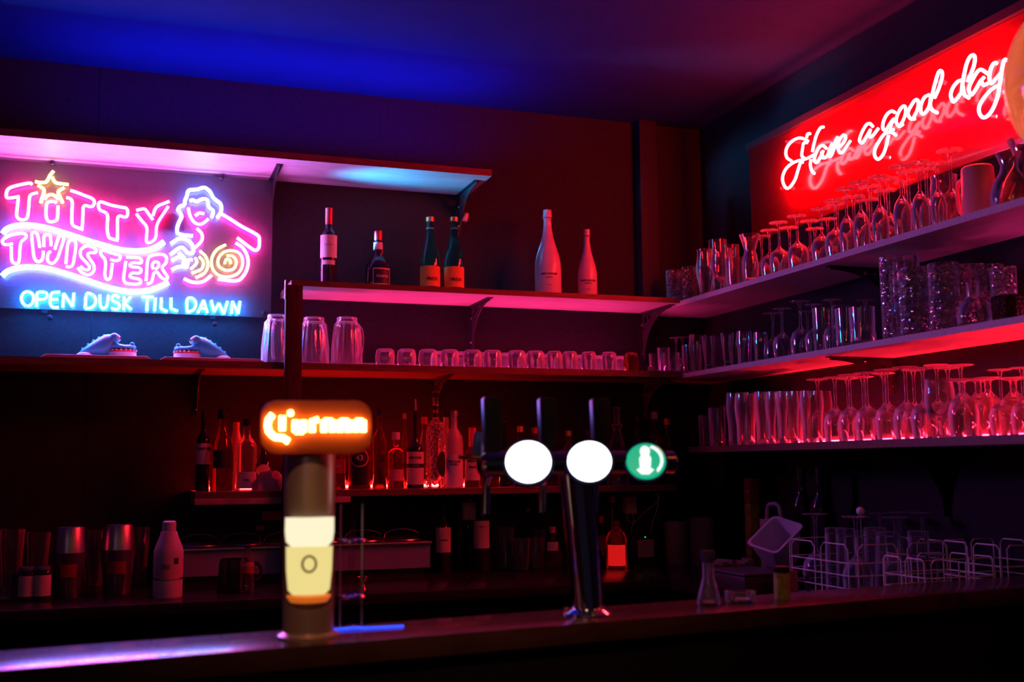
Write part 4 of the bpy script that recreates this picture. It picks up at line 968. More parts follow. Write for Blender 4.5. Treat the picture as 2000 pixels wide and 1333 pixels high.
# front bar: its top ledge runs slightly askew to the rear wall
ZL = 1.09
ang = math.atan2(0.268, 2.264)
bar = empty('front_bar', (-2.714, -2.603, 0), ang); tag(bar, 'dark front bar with a narrow glossy ledge reflecting the neon light', 'bar')
MB().box((-1.6, 0, ZL - 0.04), (2.70, 0.20, ZL)).obj('bar_ledge', bar_m, bar, bevel=.004)
MB().box((-1.6, 0.02, 0), (2.70, 0.10, ZL - 0.04)).obj('bar_front', bar_front_m, bar)
def on_bar(px, dy):
    """point on the ledge under photo column px, dy behind its front edge"""
    a = Vector((-2.714, -2.603)); d = Vector((math.cos(ang), math.sin(ang))); n = Vector((-math.sin(ang), math.cos(ang)))
    t = bis(lambda t: proj((a.x + d.x * t + n.x * dy, a.y + d.y * t + n.y * dy, ZL))[0] - px, -1.5, 3.3)
    return Vector((a.x + d.x * t + n.x * dy, a.y + d.y * t + n.y * dy, ZL))
# ------------------------------------------------------------------ beer column with lit sign
p = on_bar(602, 0.085)
col = empty('beer_column', p, 0.0); tag(col, 'tall beer dispensing column with a glowing orange wordmark and a lit beer glass', 'beer tap')
to_cam = math.atan2(CAM.y - p.y, CAM.x - p.x) + PI / 2      # local -y faces the camera side
col.rotation_euler = (0, 0, to_cam)
ztop = z_at(800, p.x, p.y) - ZL
colm = mat('bronze_column_metal', (0.46, 0.34, 0.28), 0.34, metal=0.6)
MB().lathe([(0, 0), (.056, 0), (.056, .006), (.046, .012), (.0455, ztop - .02), (.040, ztop), (0, ztop)], 40).obj('column', colm, col)
gz0 = z_at(1157, p.x, p.y) - ZL; gz1 = z_at(1009, p.x, p.y) - ZL
def half_glass(z0, z1, r0, r1, mb):
    K = 20; vs = []; fs = []
    lev = [(z0, r0 * .8), (z0 + .008, r0), ((z0 + z1) / 2, (r0 + r1) / 2 * 1.03), (z1, r1)]
    for z, rr in lev:
        for k in range(K + 1):
            t = PI + PI * k / K
            vs.append((rr * math.cos(t), -.036 + rr * .45 * math.sin(t), z))
    for i in range(len(lev) - 1):
        for k in range(K): fs.append((i * (K + 1) + k, i * (K + 1) + k + 1, (i + 1) * (K + 1) + k + 1, (i + 1) * (K + 1) + k))
    fs.append(tuple(range(K + 1))); fs.append(tuple((len(lev) - 1) * (K + 1) + k for k in range(K + 1)))
    for i in range(len(lev) - 1): fs.append((i * (K + 1), (i + 1) * (K + 1), (i + 1) * (K + 1) + K, i * (K + 1) + K))
    return mb.add(vs, fs)
zf = gz0 + (gz1 - gz0) * .62
half_glass(gz0, zf, .037, .0415, MB()).obj('lit_beer_glass', lens_cream, col)
half_glass(zf + .0005, gz1, .0415, .0435, MB()).obj('lit_foam', lens_foam, col)
em = MB(); 
for tt in range(0, 1): em.tube([(.012 * math.cos(t), -.0565, gz0 + .055 + .014 * math.sin(t)) for t in [2 * PI * k / 18 for k in range(18)]], .0022, 6, closed=True)
em.obj('emblem', mat('olive_print', (.25, .22, .06), .5), col)
MB().lathe([(0, gz0 - .014), (.034, gz0 - .014), (.040, gz0 - .004), (.038, gz0 - .001), (0, gz0 - .001)], 30, c=(0, -.022, 0)).obj('glass_foot', mat('orange_lit_foot', (.8, .3, .05), .3, emit=(1, .2, .02), strength=.5), col)
# wordmark board: orange plate added to imitate the glow around the letters
sb0 = (z_at(893, p.x, p.y) - ZL); sb1 = (z_at(782, p.x, p.y) - ZL)
zc = (sb0 + sb1) / 2; hw = .099; hh = (sb1 - sb0) / 2 * .92
rp = []
for cx_, cz_, a0 in ((hw - .03, hh - .03, 0), (-hw + .03, hh - .03, 90), (-hw + .03, -hh + .03, 180), (hw - .03, -hh + .03, 270)):
    for k in range(7):
        t = R_(a0 + 15 * k); rp.append((cx_ + .03 * math.cos(t) + .010, cz_ + .03 * math.sin(t) + zc))
MB().prism(rp, 'y', -.062, -.048).obj('sign_board', n_orb, col, bevel=.002)
def dot_stroke(name, pts, r=.0052):
    q = [Vector((x_, -.070, z_)) for x_, z_ in pts]
    if len(q) == 1: return MB().sphere(q[0], r, 14).obj(name, n_org, col)
    return MB().tube(q, r, 10).obj(name, n_org, col)
def wp(u, v):   # crop of the wordmark (scale 4.762, origin 340,740) -> board coordinates
    px_, py_ = 340 + u / 4.762, 740 + v / 4.762
    return ((px_ - 602) * .000984 , z_at(py_, p.x, p.y - .07) - ZL)
dot_stroke('led_letter', [wp(920, 335), wp(885, 385), wp(880, 440), wp(890, 490), wp(915, 520), wp(945, 545), wp(1010, 550), wp(1058, 585)])
dot_stroke('led_letter', [wp(1003, 350), wp(1003, 480)]); dot_stroke('led_letter', [wp(1072, 322)])
for u in (1115, 1183): dot_stroke('led_letter', [wp(u, 390), wp(u, 495)])
dot_stroke('led_letter', [wp(1115, 498), wp(1183, 500)], .003)
dot_stroke('led_letter', [wp(1258, 495), wp(1258, 395), wp(1310, 382)])
for u in (1360, 1432): dot_stroke('led_letter', [wp(u, 390), wp(u, 495)])
dot_stroke('led_letter', [wp(1360, 385), wp(1432, 388)], .003)
for u in (1500, 1570): dot_stroke('led_letter', [wp(u, 390), wp(u, 495)])
dot_stroke('led_letter', [wp(1500, 387), wp(1570, 389)], .003)
for u in (1635, 1698): dot_stroke('led_letter', [wp(u, 390), wp(u, 495)])
dot_stroke('led_letter', [wp(1635, 387), wp(1698, 389)], .003)

# clear tube tower beside the column
p = on_bar(686, 0.15)
tt_ = empty('clear_tube_tower', p); tag(tt_, 'slim clear tube stand with two bright rings beside the beer column', 'stand')
h1 = z_at(1057, p.x, p.y) - ZL; h2 = z_at(1166, p.x, p.y) - ZL; h3 = z_at(985, p.x, p.y) - ZL
MB().lathe([(0, 0), (.026, 0), (.026, .004), (.005, .008), (.005, h3), (0, h3)], 20).obj('stem', acrylic, tt_)
for hh_, nm in ((h1, 'ring'), (h2, 'ring')):
    MB().tube([(.024 * math.cos(t), .024 * math.sin(t), hh_) for t in [2 * PI * k_ / 28 for k_ in range(28)]], .0028, 8, closed=True).obj(nm, chrome, tt_)
    MB().tube([(-.024, 0, hh_), (.024, 0, hh_)], .0014, 6).obj('spoke', chrome, tt_)
for sx_ in (-.022, .020): MB().tube([(sx_, 0, .0), (sx_, 0, h3)], .0018, 8).obj('rod', steel, tt_)
p0 = on_z(646, 1226, ZL + .006); p1 = on_z(788, 1219, ZL + .006)
tray = empty('bar_tray', (p0.x, p0.y, ZL)); tag(tray, 'thin bar mat with a glowing blue edge lying on the bar ledge', 'tray')
L = (p1 - p0).length; tray.rotation_euler = (0, 0, math.atan2(p1.y - p0.y, p1.x - p0.x))
MB().box((0, 0, 0), (L, .03, .003)).obj('mat', black_pl, tray)
MB().box((0, -.003, 0.0005), (L, -.0002, .0035)).obj('blue_edge', s_blue, tray)

# ------------------------------------------------------------------ draught tower with three taps
p = on_bar(1148, 0.10)
tw = empty('draught_tower', p); tag(tw, 'chrome draught tower with three lit round badges and black handles', 'beer tap')
zt = z_at(905, p.x, p.y - .03) - ZL
ctop = x_at(1108, p.y, ZL + zt - .05) - p.x
def leaning(r0, r1, z0, z1, x0, x1, mb, seg=28):
    pts = [(x0 + (x1 - x0) * (k_ / 8) ** 1.1, 0, z0 + (z1 - z0) * k_ / 8) for k_ in range(9)]
    return mb.tube(pts, [r0 + (r1 - r0) * k_ / 8 for k_ in range(9)], seg)
leaning(.031, .036, .004, zt - .02, .0, ctop * .55, MB()).obj('column', chrome, tw)
MB().lathe([(0, 0), (.052, 0), (.052, .005), (.040, .012), (.031, .016), (0, .016)], 36).obj('base_flange', chrome, tw)
for q_ in range(3):
    t = q_ * 2.1 + .4
    MB().lathe([(0, 0), (.006, 0), (.006, .006), (0, .007)], 12, c=(.045 * math.cos(t), .045 * math.sin(t), .006)).obj('bolt', steel, tw)
xa = x_at(936, p.y, ZL + zt) - p.x; xb = x_at(1316, p.y, ZL + zt) - p.x
MB().tube([(xa, 0, zt), (xa + .006, 0, zt), (xb - .006, 0, zt), (xb, 0, zt)], [.020, .026, .026, .020], 32).obj('manifold', chrome, tw)
nrm_cam = (CAM - Vector(p)).normalized()
badge_rim = mat('dark_blue_badge_rim', (.05, .10, .35), .2, metal=.6)
for j, (px, py, rad, lens, hx) in enumerate(((1037, 904, .0475, lens_white, 965), (1157, 903, .0465, lens_white, 1075), (1268, 903, .0425, lens_green, 1178))):
    bx = x_at(px, p.y - .055, ZL + zt) - p.x; bz = z_at(py, p.x + bx, p.y - .055) - ZL
    tap = empty('tap', (bx, 0, bz)); tap.parent = tw
    tap['label'] = ('tap with a white lit badge, farthest from the side wall', 'middle tap with a white lit badge', 'tap with a green lit badge and a white figure')[j]
    yaw = math.atan2(CAM.y - p.y, CAM.x - (p.x + bx)) + PI / 2
    # badge faces the camera side, slightly tilted back
    def bad(mb, nm, m_, off=0.0):
        o = mb.obj(nm, m_, tap, loc=(0, -.040, 0)); o.rotation_euler = (R_(90 - 24), 0, yaw); return o
    bad(MB().lathe([(0, -.012), (rad * .95, -.012), (rad * 1.10, -.006), (rad * 1.10, .002), (rad * 1.0, .004), (0, .004)], 40), 'badge_rim', badge_rim)
    bad(MB().lathe([(0, .0042), (rad * .98, .0042), (rad * .90, .0075), (0, .009)], 40), 'badge_lens', lens)
    if j == 2:
        f_ = MB()
        fig = []
        def disc(cx_, cy_, rx_, ry_, z_): 
            K = 24
            f_.prism([(cx_ + rx_ * math.cos(2 * PI * k_ / K), cy_ + ry_ * math.sin(2 * PI * k_ / K)) for k_ in range(K)], 'z', z_, z_ + .0012)
        disc(-.002, .020, .0105, .0125, .0094)
        bad(f_, 'figure_head', lens_mark)
        f_ = MB(); f_.prism([(-.013, -.018), (.009, -.018), (.011, .004), (.007, .011), (-.010, .011), (-.014, .004)], 'z', .0094, .0106)
        bad(f_, 'figure_body', lens_mark)
        f_ = MB(); f_.prism([(-.020, -.022), (-.010, -.032), (.006, -.032), (.016, -.022), (.012, -.019), (-.016, -.019)], 'z', .0094, .0106)
        bad(f_, 'figure_base', lens_mark)
        arc = [(.036 * math.cos(R_(a_)), .036 * math.sin(R_(a_))) for a_ in range(-50, 76, 7)] + [(.030 * math.cos(R_(a_)), .030 * math.sin(R_(a_))) for a_ in range(75, -51, -7)]
        f_ = MB()
        n_ = len(arc); h_ = n_ // 2
        for k_ in range(h_ - 1):
            f_.prism([arc[k_], arc[k_ + 1], arc[n_ - 2 - k_], arc[n_ - 1 - k_]], 'z', .0085, .0100)
        bad(f_, 'white_arc', lens_mark)
    MB().tube([(0, -.036, -.004), (0, 0, 0)], .010, 16).obj('badge_neck', chrome, tap)
    hxx = x_at(hx, p.y + .02, ZL + zt) - p.x - bx
    ht = z_at(777, p.x, p.y + .02) - ZL - bz
    MB().prism([(hxx - .017, .01), (hxx + .017, .01), (hxx + .021, ht - .006), (hxx + .017, ht), (hxx - .017, ht), (hxx - .021, ht - .006)], 'y', .022, .044).obj('handle', mat('satin_black_handle', (.006, .006, .010), .35, spec=0.25), tap, bevel=.003)
    MB().tube([(hxx, .033, .012), (hxx, .033, -.01), (hxx, .01, -.02)], .008, 12).obj('lever', chrome, tap)
    MB().tube([(hxx - .006, .03, -.02), (hxx - .007, .05, -.045), (hxx - .008, .05, -.105)], [.010, .009, .007], 14).obj('spout', chrome, tap)
xr = x_at(893, p.y, ZL + zt) - p.x
MB().tube([(xa + .002, -.005, zt + .012), (xr, -.012, zt + .014)], [.006, .0045], 12).obj('side_rod', copper, tw)
MB().lathe([(0, 0), (.010, 0), (.012, .02), (.008, .045), (0, .048)], 16, c=(xa - .002, 0, zt + .018)).obj('pressure_knob', badge_rim, tw)

# ------------------------------------------------------------------ small things on the front bar ledge
p = on_bar(1385, 0.10)
b1 = empty('small_bottle', p); tag(b1, 'small clear bottle on the bar ledge between draught tower and wire racks', 'bottle')
hb = z_at(1076, p.x, p.y) - ZL
MB().lathe([(0, 0), (.024, 0), (.026, .004), (.025, .015), (.017, .045), (.0125, .062), (.0125, hb * .80), (.0105, hb * .80), (.0105, .064), (.015, .045), (.023, .015), (.022, .008), (0, .007)], 28).obj('bottle_body', glass_m, b1)
MB().lathe([(0, hb * .79), (.0145, hb * .79), (.0145, hb * .84), (.0155, hb * .86), (.0155, hb), (0, hb)], 20).obj('cap', mat('blue_metal_cap', (.25, .2, .5), .2, metal=.8), b1)
p = on_bar(1446, 0.10)
tag(MB().lathe([(0, 0), (.030, 0), (.033, .004), (.035, .026), (.031, .027), (.028, .010), (0, .008)], 10).obj('glass_ashtray', glass_m, None, p, angle=10), 'low faceted glass ashtray on the bar ledge beside the small bottle', 'ashtray')
p = on_bar(1528, 0.10)
jr = empty('small_jar', p); tag(jr, 'small jar with a yellow green label on the bar ledge before the wire racks', 'jar')
hj = z_at(1107, p.x, p.y) - ZL
MB().lathe([(0, 0), (.017, 0), (.018, .003), (.018, hj * .82), (0, hj * .82)], 24).obj('jar_body', mat('olive_print_tin', (.42, .40, .10), .4, noise=.4, nscale=90), jr)
MB().lathe([(0, hj * .82), (.019, hj * .82), (.019, hj), (0, hj)], 24).obj('jar_lid', black_pl, jr)

# ------------------------------------------------------------------ things on the back counter
def kx(px, Y, z=ZK): return x_at(px, Y, z)
# white cleaning bottle upside down style
x = kx(327, -0.62); Yb = -0.62
wb = empty('white_bottle', (x, Yb, ZK)); tag(wb, 'white squeeze bottle standing in front of the steel topping unit', 'bottle')
Hb = z_at(1018, x, Yb) - ZK
MB().lathe([(0, .0), (.046, .0), (.0475, .004), (.0475, .058), (0, .058)], 32).obj('base_cup', white_pl, wb)
MB().lathe([(0, .064), (.046, .064), (.048, .075), (.048, Hb * .60), (.044, Hb * .66), (.030, Hb * .80), (.026, Hb * .86), (.018, Hb * .875), (0, Hb * .875)], 32).obj('bottle_body', mat('printed_white_bottle', (.68, .60, .60), .5, noise=.15, nscale=14), wb)
MB().lathe([(0, .058), (.043, .058), (.043, .064), (0, .064)], 28).obj('dark_ring', black_pl, wb)
ab = math.atan2(CAM.y - Yb, CAM.x - x)
wrap_label(wb, .0486, Hb * .44, Hb * .52, ink, ab + .55, .34, name='printed_square')
wrap_label(wb, .0486, Hb * .38, Hb * .44, mat('faded_print', (.3, .22, .24), .6), ab - .15, .5, name='printed_mark')
wrap_label(wb, .0484, Hb * .24, Hb * .36, mat('pale_pink_print', (.7, .48, .46), .6), ab + .1, 1.5, name='printed_field')
MB().lathe([(0, Hb * .875), (.022, Hb * .875), (.022, Hb * .985), (.018, Hb), (0, Hb)], 22).obj('cap', white_pl, wb)
# steel topping unit with round lidded pans
xa_, xb_ = kx(350, -0.40), kx(850, -0.40)
za = z_at(1073, xa_, -0.325) - ZK
mu = empty('topping_unit', (xa_, -0.325, ZK)); tag(mu, 'long steel counter-top unit with round lids behind the beer column', 'kitchen unit')
Lm = xb_ - xa_
zb_ = .035
MB().box((0, 0, zb_), (Lm, .002, za - .012)).obj('front_panel', steel_panel, mu)
MB().box((0, .002, zb_), (Lm, .30, za - .012)).box((.02, .02, 0), (Lm - .02, .28, zb_)).obj('housing', mat('dark_housing', (.03, .03, .035), .4), mu)
MB().box((-.005, -.012, za - .010), (Lm + .005, .30, za)).obj('top_frame', steel, mu, bevel=.002)
for k_ in range(6):
    cx_ = Lm * (k_ + .5) / 6
    MB().lathe([(0, .012), (.062, .012), (.078, .004), (.080, 0), (.074, 0), (0, .006)], 36, c=(cx_, .15, za + .0002)).obj('pan_lid', steel, mu)
    MB().tube(smooth([(cx_ - .075, .15, za + .003), (cx_ - .06, .15, za + .030), (cx_, .15, za + .042), (cx_ + .06, .15, za + .030), (cx_ + .075, .15, za + .003)], 5), .0016, 8).obj('lid_hoop', chrome, mu)
# orange soda bottle and dark jug in front
x = kx(482, -.60); 
def exf(r, R, H, a):
    wrap_label(r, R * 1.01, H * .42, H * .66, mat('dark_orange_label', (.45, .12, .04), .5), a, 2.8); text_round('FANTA', .016, paper_w, r, R * 1.02, H * .60, a, bold=.0003)
bottle(482, -0.60, ZK, 1066, 26, [(.9, 0), (1, .03), (1, .55), (.92, .68), (.5, .84), (.36, .92), (.40, .98)], glass_m, 'soda bottle standing beside the dark jug on the back counter', (.95, .42, black_pl, 'cap'), exf)
x = kx(458, -.56)
jg = empty('dark_jug', (x, -.53, ZK)); tag(jg, 'dark plastic jug in front of the steel topping unit', 'jug')
Hj = z_at(1092, x, -.53) - ZK
MB().lathe([(0, 0), (.056, 0), (.058, .004), (.052, Hj * .85), (.048, Hj), (.045, Hj), (.048, Hj * .8), (.052, .01), (0, .008)], 30).obj('jug_body', mat('smoky_dark_plastic', (.03, .015, .015), .25), jg)
MB().tube(smooth([(.050, 0, Hj * .85), (.085, 0, Hj * .80), (.090, 0, Hj * .45), (.056, 0, Hj * .25)], 5), .006, 8).obj('handle', MATS['smoky_dark_plastic'], jg)
# jigger
x = kx(708, -.66)
Hg = z_at(1127, x, -.66) - ZK
tag(MB().lathe([(0, .004), (.014, 0), (.018, 0), (.008, Hg * .42), (.008, Hg * .48), (.023, Hg), (.0215, Hg), (.006, Hg * .5), (0, Hg * .5)], 30).obj('copper_jigger', copper, None, (x, -.66, ZK)), 'red-lit copper jigger on the back counter beside the clear tube stand', 'jigger')
# shakers at the far end
for j, (px, Y, bot, top, wd) in enumerate(((132, -.50, 1180, 1030, 58), (228, -.45, 1130, 1025, 62))):
    x = kx(px, Y); Hs = z_at(top, x, Y) - ZK; d = 4.0; Rr = wd / 2 * d / F_PX
    s_ = empty('cocktail_shaker', (x, Y, ZK)); tag(s_, ('two-piece steel cocktail shaker between the labelled jars and the second shaker', 'two-piece shaker with a printed red mark, nearest the white squeeze bottle')[j], 'shaker')
    MB().lathe([(0, 0), (Rr * .72, 0), (Rr * .74, .004), (Rr, Hs * .62), (Rr, Hs * .64), (0, Hs * .64)], 32).obj('tin', mat('smoked_shaker_glass', (.25, .2, .22), .12, metal=.7), s_)
    MB().lathe([(0, Hs * .64), (Rr * .98, Hs * .64), (Rr * .86, Hs * .97), (Rr * .80, Hs), (0, Hs)], 32).obj('upper_tin', steel, s_)
    wrap_label(s_, Rr * .96, Hs * .30, Hs * .48, mat('dark_red_print', (.35, .03, .03), .5), math.atan2(CAM.y - Y, CAM.x - x), 1.0, name='print')
for j, (px, Y, top, wd) in enumerate(((52, -.55, 1108, 34), (82, -.56, 1106, 32))):
    x = kx(px, Y); Hs = z_at(top, x, Y) - ZK; Rr = wd / 2 * 4.0 / F_PX
    s_ = empty('labelled_jar', (x, Y, ZK)); tag(s_, ('squat dark jar with pale label, farther from the shakers', 'squat dark jar with pale label, touching distance from the first shaker')[j], 'jar', 'labelled jars on the back counter')
    MB().lathe([(0, 0), (Rr, 0), (Rr, Hs * .8), (Rr * .8, Hs * .9), (0, Hs * .9)], 26).obj('jar_body', dark_glass, s_)
    MB().lathe([(0, Hs * .9), (Rr * .84, Hs * .9), (Rr * .84, Hs), (0, Hs)], 26).obj('jar_lid', steel, s_)
    wrap_label(s_, Rr * 1.01, Hs * .15, Hs * .75, paper, math.atan2(CAM.y - Y, CAM.x - x), 2.0)
x = kx(8, -.52); place_glass('tumbler', (x, -.52, ZK), 'ribbed tumbler at the far end of the back counter', None, False, 1.0, 12)
for j, (px, Y, top) in enumerate(((20, -.25, 1034), (72, -.18, 1040), (182, -.2, 1036), (268, -.2, 1030))):
    x = kx(px, Y); place_glass('shaker', (x, Y, ZK), 'dim mixing glass at the back of the counter, %s along from the far end' % ORD[j], 'dim mixing glasses at the back of the counter', False, (z_at(top, x, Y) - ZK) / .15, 10 if j == 0 else 0, sxy=.9)
# wine bottles and glasses beyond the unit
bottle(866, -0.20, ZK, 985, 31, BORDEAUX, dark_glass, 'wine bottle with an orange-cream label at the end of the steel topping unit', (.80, .43, black_pl, 'capsule'), lab(.30, .66, paper, 2.4, 'Cuvee', .012, ink))
bottle(897, -0.12, ZK, 1000, 26, BORDEAUX, dark_glass, 'plain dark bottle between the two labelled wine bottles', (.82, .43, black_pl, 'capsule'))
bottle(941, -0.20, ZK, 975, 34, BORDEAUX, dark_glass, 'wine bottle with a tall cream label showing a landscape', (.80, .43, black_pl, 'capsule'), lab(.32, .70, paper, 2.2, 'Valsol', .010, ink, z=.62))
bottle(916, -0.07, ZK, 975, 30, SPIRIT, dark_glass, 'dark bottle with a pale upper label behind the labelled wine bottles', (.86, .43, red_foil, 'cap'), lab(.70, .95, paper, 2.2))
for j, (px, Y, top, kind) in enumerate(((986, -.20, 1030, 'shaker'), (1018, -.26, 1052, 'shaker'), (1047, -.22, 1050, 'shaker'), (1052, -.10, 1035, 'highball'))):
    x = kx(px, Y); place_glass(kind, (x, Y, ZK), 'dim empty glass behind the draught tower, %s from the wine bottles' % ORD[j], 'dim glasses behind the draught tower', False, (z_at(top, x, Y) - ZK) / P[kind][1], 0, sxy=.85)
bottle(1080, -0.24, ZK, 1030, 38, SQUAT, amber_glass, 'squat amber whisky bottle glowing beside the draught tower', (.86, .33, cork_m, 'cork'), lab(.45, .66, paper, 1.2))
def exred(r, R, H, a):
    wrap_label(r, R * 1.01, H * .06, H * .50, mat('red_emissive_label', (.9, .06, .05), .4, emit=(1.0, 0.012, 0.012), strength=0.6), a, 2.0)  # emission put into the label imitates red light on the bottle
bottle(1205, -0.30, ZK, 1018, 40, [(.94, 0), (1, .02), (1, .62), (.8, .74), (.5, .82), (.4, .9)], red_liquid, 'squat red bottle with an emissive red label on the back counter', (.86, .40, red_foil, 'cap'), exred, name='red_bottle')
pl = bpy.data.lights.new('red_bottle_glow', 'POINT')
bpy.data.lights.remove(pl)
bottle(1175, -0.16, ZK, 1008, 26, SPIRIT, dark_glass, 'dim bottle with pale label behind the squat red bottle', (.86, .43, red_foil, 'cap'), lab(.3, .6, card, 2.0))
# wall sockets, adapter and cables
def plate(px, py, w_, h_, d_, m_, name, label, cat):
    q = on_y(px, py, -0.003)
    r = MB().box((-w_ / 2, -d_, -h_ / 2), (w_ / 2, 0, h_ / 2)).obj(name, m_, None, (q.x, 0, q.z), bevel=.003)
    tag(r, label, cat); return q
q = plate(1226, 987, .050, .075, .045, mat('pink_white_adapter', (.9, .62, .55), .4), 'power_adapter', 'pale plug-in power adapter on the wall beside the draught tower', 'adapter')
q2 = plate(1193, 976, .022, .030, .030, MATS['pink_white_adapter'], 'power_plug', 'small pale plug in the wall socket beside the power adapter', 'plug')
def cable(pts, label, m_=MATS['pink_white_adapter'], r_=.0018):
    tag(MB().tube(smooth([on_y(a, b, -.02) for a, b in pts], 6), r_, 6).obj('cable', m_, None), label, 'cable')
cable([(1193, 985), (1196, 1000), (1195, 1020), (1194, 1038)], 'thin cable dropping from the small plug')
cable([(1224, 1005), (1228, 1018), (1240, 1020), (1260, 1000), (1284, 980), (1287, 970), (1279, 962)], 'looping cable rising from the power adapter to the liquor shelf')
cable([(1236, 1004), (1238, 1020), (1233, 1035), (1236, 1046)], 'short cable between the power adapter and the black box')
cable([(1287, 970), (1282, 1000), (1275, 1020), (1270, 1046)], 'thin cable hanging from the liquor shelf down to the black box')
x = kx(1262, -.20)
bb = empty('router_box', (x, -.20, ZK)); tag(bb, 'black box with a green status light and a grey paper on its front', 'electronic box')
hr = z_at(1046, x, -.2) - ZK
MB().box((-.065, 0, 0), (.065, .12, hr)).obj('box_body', black_pl, bb, bevel=.004)
MB().box((-.038, -.002, .03), (.038, -.0003, hr - .018)).obj('grey_paper', mat('grey_paper', (.35, .32, .32), .7), bb)
MB().sphere((-.002, -.001, hr - .008), .0022, 10).obj('status_light', led_green, bb)
for j, (px, Y, top, rr, m_) in enumerate(((1322, -.24, 1020, .052, mat('brushed_bucket', (.30, .26, .26), .5, metal=.5, noise=.15, nscale=20)), (1372, -.30, 1012, .055, mat('dull_bucket', (.22, .17, .16), .6)))):
    x = kx(px, Y) if j == 0 else -0.55
    x = kx(px, Y); H_ = z_at(top, x, Y) - ZK
    tag(MB().lathe([(0, 0), (rr * .86, 0), (rr * .88, .003), (rr, H_), (rr * .97, H_), (rr * .84, .008), (0, .006)], 32).obj('bucket', m_, None, (x, Y, ZK)),
        ('round dull metal canister beside the black box', 'second dull canister, in the corner under the lowest glass shelf')[j], 'canister')
x = kx(1418, -.45)
for j in range(6):
    xx = -0.57 + j * .028; 
    tag(MB().box((-.012, -.04, 0), (.012, .04, .075 + .006 * (j % 3))).obj('small_box', card, None, (xx, y_at(1392 + j * 14, xx, ZK), ZK), .12 * ((j * 7) % 5 - 2), bevel=.001),
        'thin worn box standing in a row in the counter corner, %s from the canisters' % ORD[j], 'box', 'thin boxes in the counter corner')
# stickers on the wall
def sticker(px, py, w_, h_, m_, label):
    q = on_y(px, py, 0)
    return tag(MB().box((-w_ / 2, -.0012, -h_ / 2), (w_ / 2, 0, h_ / 2)).obj('wall_sticker', m_, None, (q.x, 0, q.z)), label, 'sticker')
sticker(531, 1008, .078, .036, mat('dim_pink_paper', (.4, .2, .18), .7), 'wide pale sticker on the wall under the liquor shelf')
sticker(508, 1032, .032, .020, MATS['dim_pink_paper'], 'tiny pale sticker on the wall below the wide sticker')
sticker(1032, 997, .018, .010, mat('bright_red_print', (.8, .1, .08), .6), 'tiny red sticker on the wall behind the draught tower')

# ------------------------------------------------------------------ things on the side counter
# spice tin, scoop tub, dark bottles
ys = y_at(1470, -.10, ZK + .14)
st_ = empty('tall_tin', (-.10, ys, ZK)); tag(st_, 'tall slim yellow tin with a red top against the side wall', 'tin')
ht_ = z_at(935, -.10, ys) - ZK
MB().box((-.022, -.022, 0), (.022, .022, ht_ * .72)).obj('tin_body', yellow_tin, st_, bevel=.003)
MB().box((-.022, -.022, ht_ * .72 + .0004), (.022, .022, ht_)).obj('tin_top', red_tin, st_, bevel=.003)
text_flat('CHIPS', .016, ink_w, st_, (-.0225, 0, ht_ * .85), PI / 2, -PI / 2, bold=.0002)
yt = y_at(1522, -.30, ZK + .13)
tub = empty('plastic_tub', (-.30, yt - .02, ZK)); tag(tub, 'tilted pale lilac plastic tub behind the wire racks', 'tub')
zt0 = z_at(1100, -.30, yt) - ZK
# open tapered tub, tilted towards the room
def tub_mesh():
    mb = MB(); n = 20
    def rr(w_, d_, z, rad=.02):
        pts = []
        for cx_, cy_, a0 in ((w_ - rad, d_ - rad, 0), (-w_ + rad, d_ - rad, 90), (-w_ + rad, -d_ + rad, 180), (w_ - rad, -d_ + rad, 270)):
            for k_ in range(5):
                t = R_(a0 + 22.5 * k_); pts.append((cx_ + rad * math.cos(t), cy_ + rad * math.sin(t), z))
        return pts
    lv = [rr(.055, .040, 0), rr(.080, .062, .125), rr(.086, .068, .125), rr(.086, .068, .131), rr(.077, .059, .131), rr(.052, .037, .004)]
    vs = [v for l in lv for v in l]; fs = [tuple(range(n - 1, -1, -1))]
    for i in range(len(lv) - 1):
        for k_ in range(n): fs.append((i * n + k_, i * n + (k_ + 1) % n, (i + 1) * n + (k_ + 1) % n, (i + 1) * n + k_))
    fs.append(tuple((len(lv) - 1) * n + k_ for k_ in range(n)))
    return mb.add(vs, fs)
o = tub_mesh().obj('tub_body', lilac_pl, tub, loc=(0, 0, .072)); o.rotation_euler = (R_(16), R_(-34), R_(12))
MB().box((-.07, -.07, 0), (.10, .08, .036)).obj('tub_stand', black_pl, tub, bevel=.004)
hn = empty('tub_handle', (-.20, y_at(1512, -.20, ZK + .2), ZK)); tag(hn, 'pale caddy with an arched grip behind the tilted tub', 'caddy')
hh_ = z_at(984, -.20, hn.location.y) - ZK
MB().box((-.03, -.055, 0), (.03, .055, hh_ - .06)).obj('caddy_box', mat('dull_lilac_plastic', (.35, .28, .36), .5), hn, bevel=.004)
MB().tube(smooth([(0, .05, hh_ - .062), (0, .034, hh_ - .008), (0, -.034, hh_ - .008), (0, -.05, hh_ - .062)], 6), .008, 10).obj('grip', MATS['dull_lilac_plastic'], hn)
for j, px in enumerate((1572, 1609)):
    bottle(px, 0, ZK, 912, 44, BORDEAUX, dark_glass, ('dark unlit bottle by the side wall, nearer the tilted tub', 'dark unlit bottle by the side wall, behind the racked glasses')[j], (.84, .42, black_pl, 'capsule'), None, on_side=-.10 - .02 * j, group='pair of dark bottles by the side wall')
tb = empty('dark_box', (-.56, y_at(1462, -.52, ZK + .03), ZK)); tag(tb, 'dark flat round-cornered box on the corner of the side counter', 'box')
MB().box((-.06, -.14, 0), (.12, .10, .058)).obj('box_body', mat('dark_brown_plastic', (.06, .03, .03), .4), tb, bevel=.012)
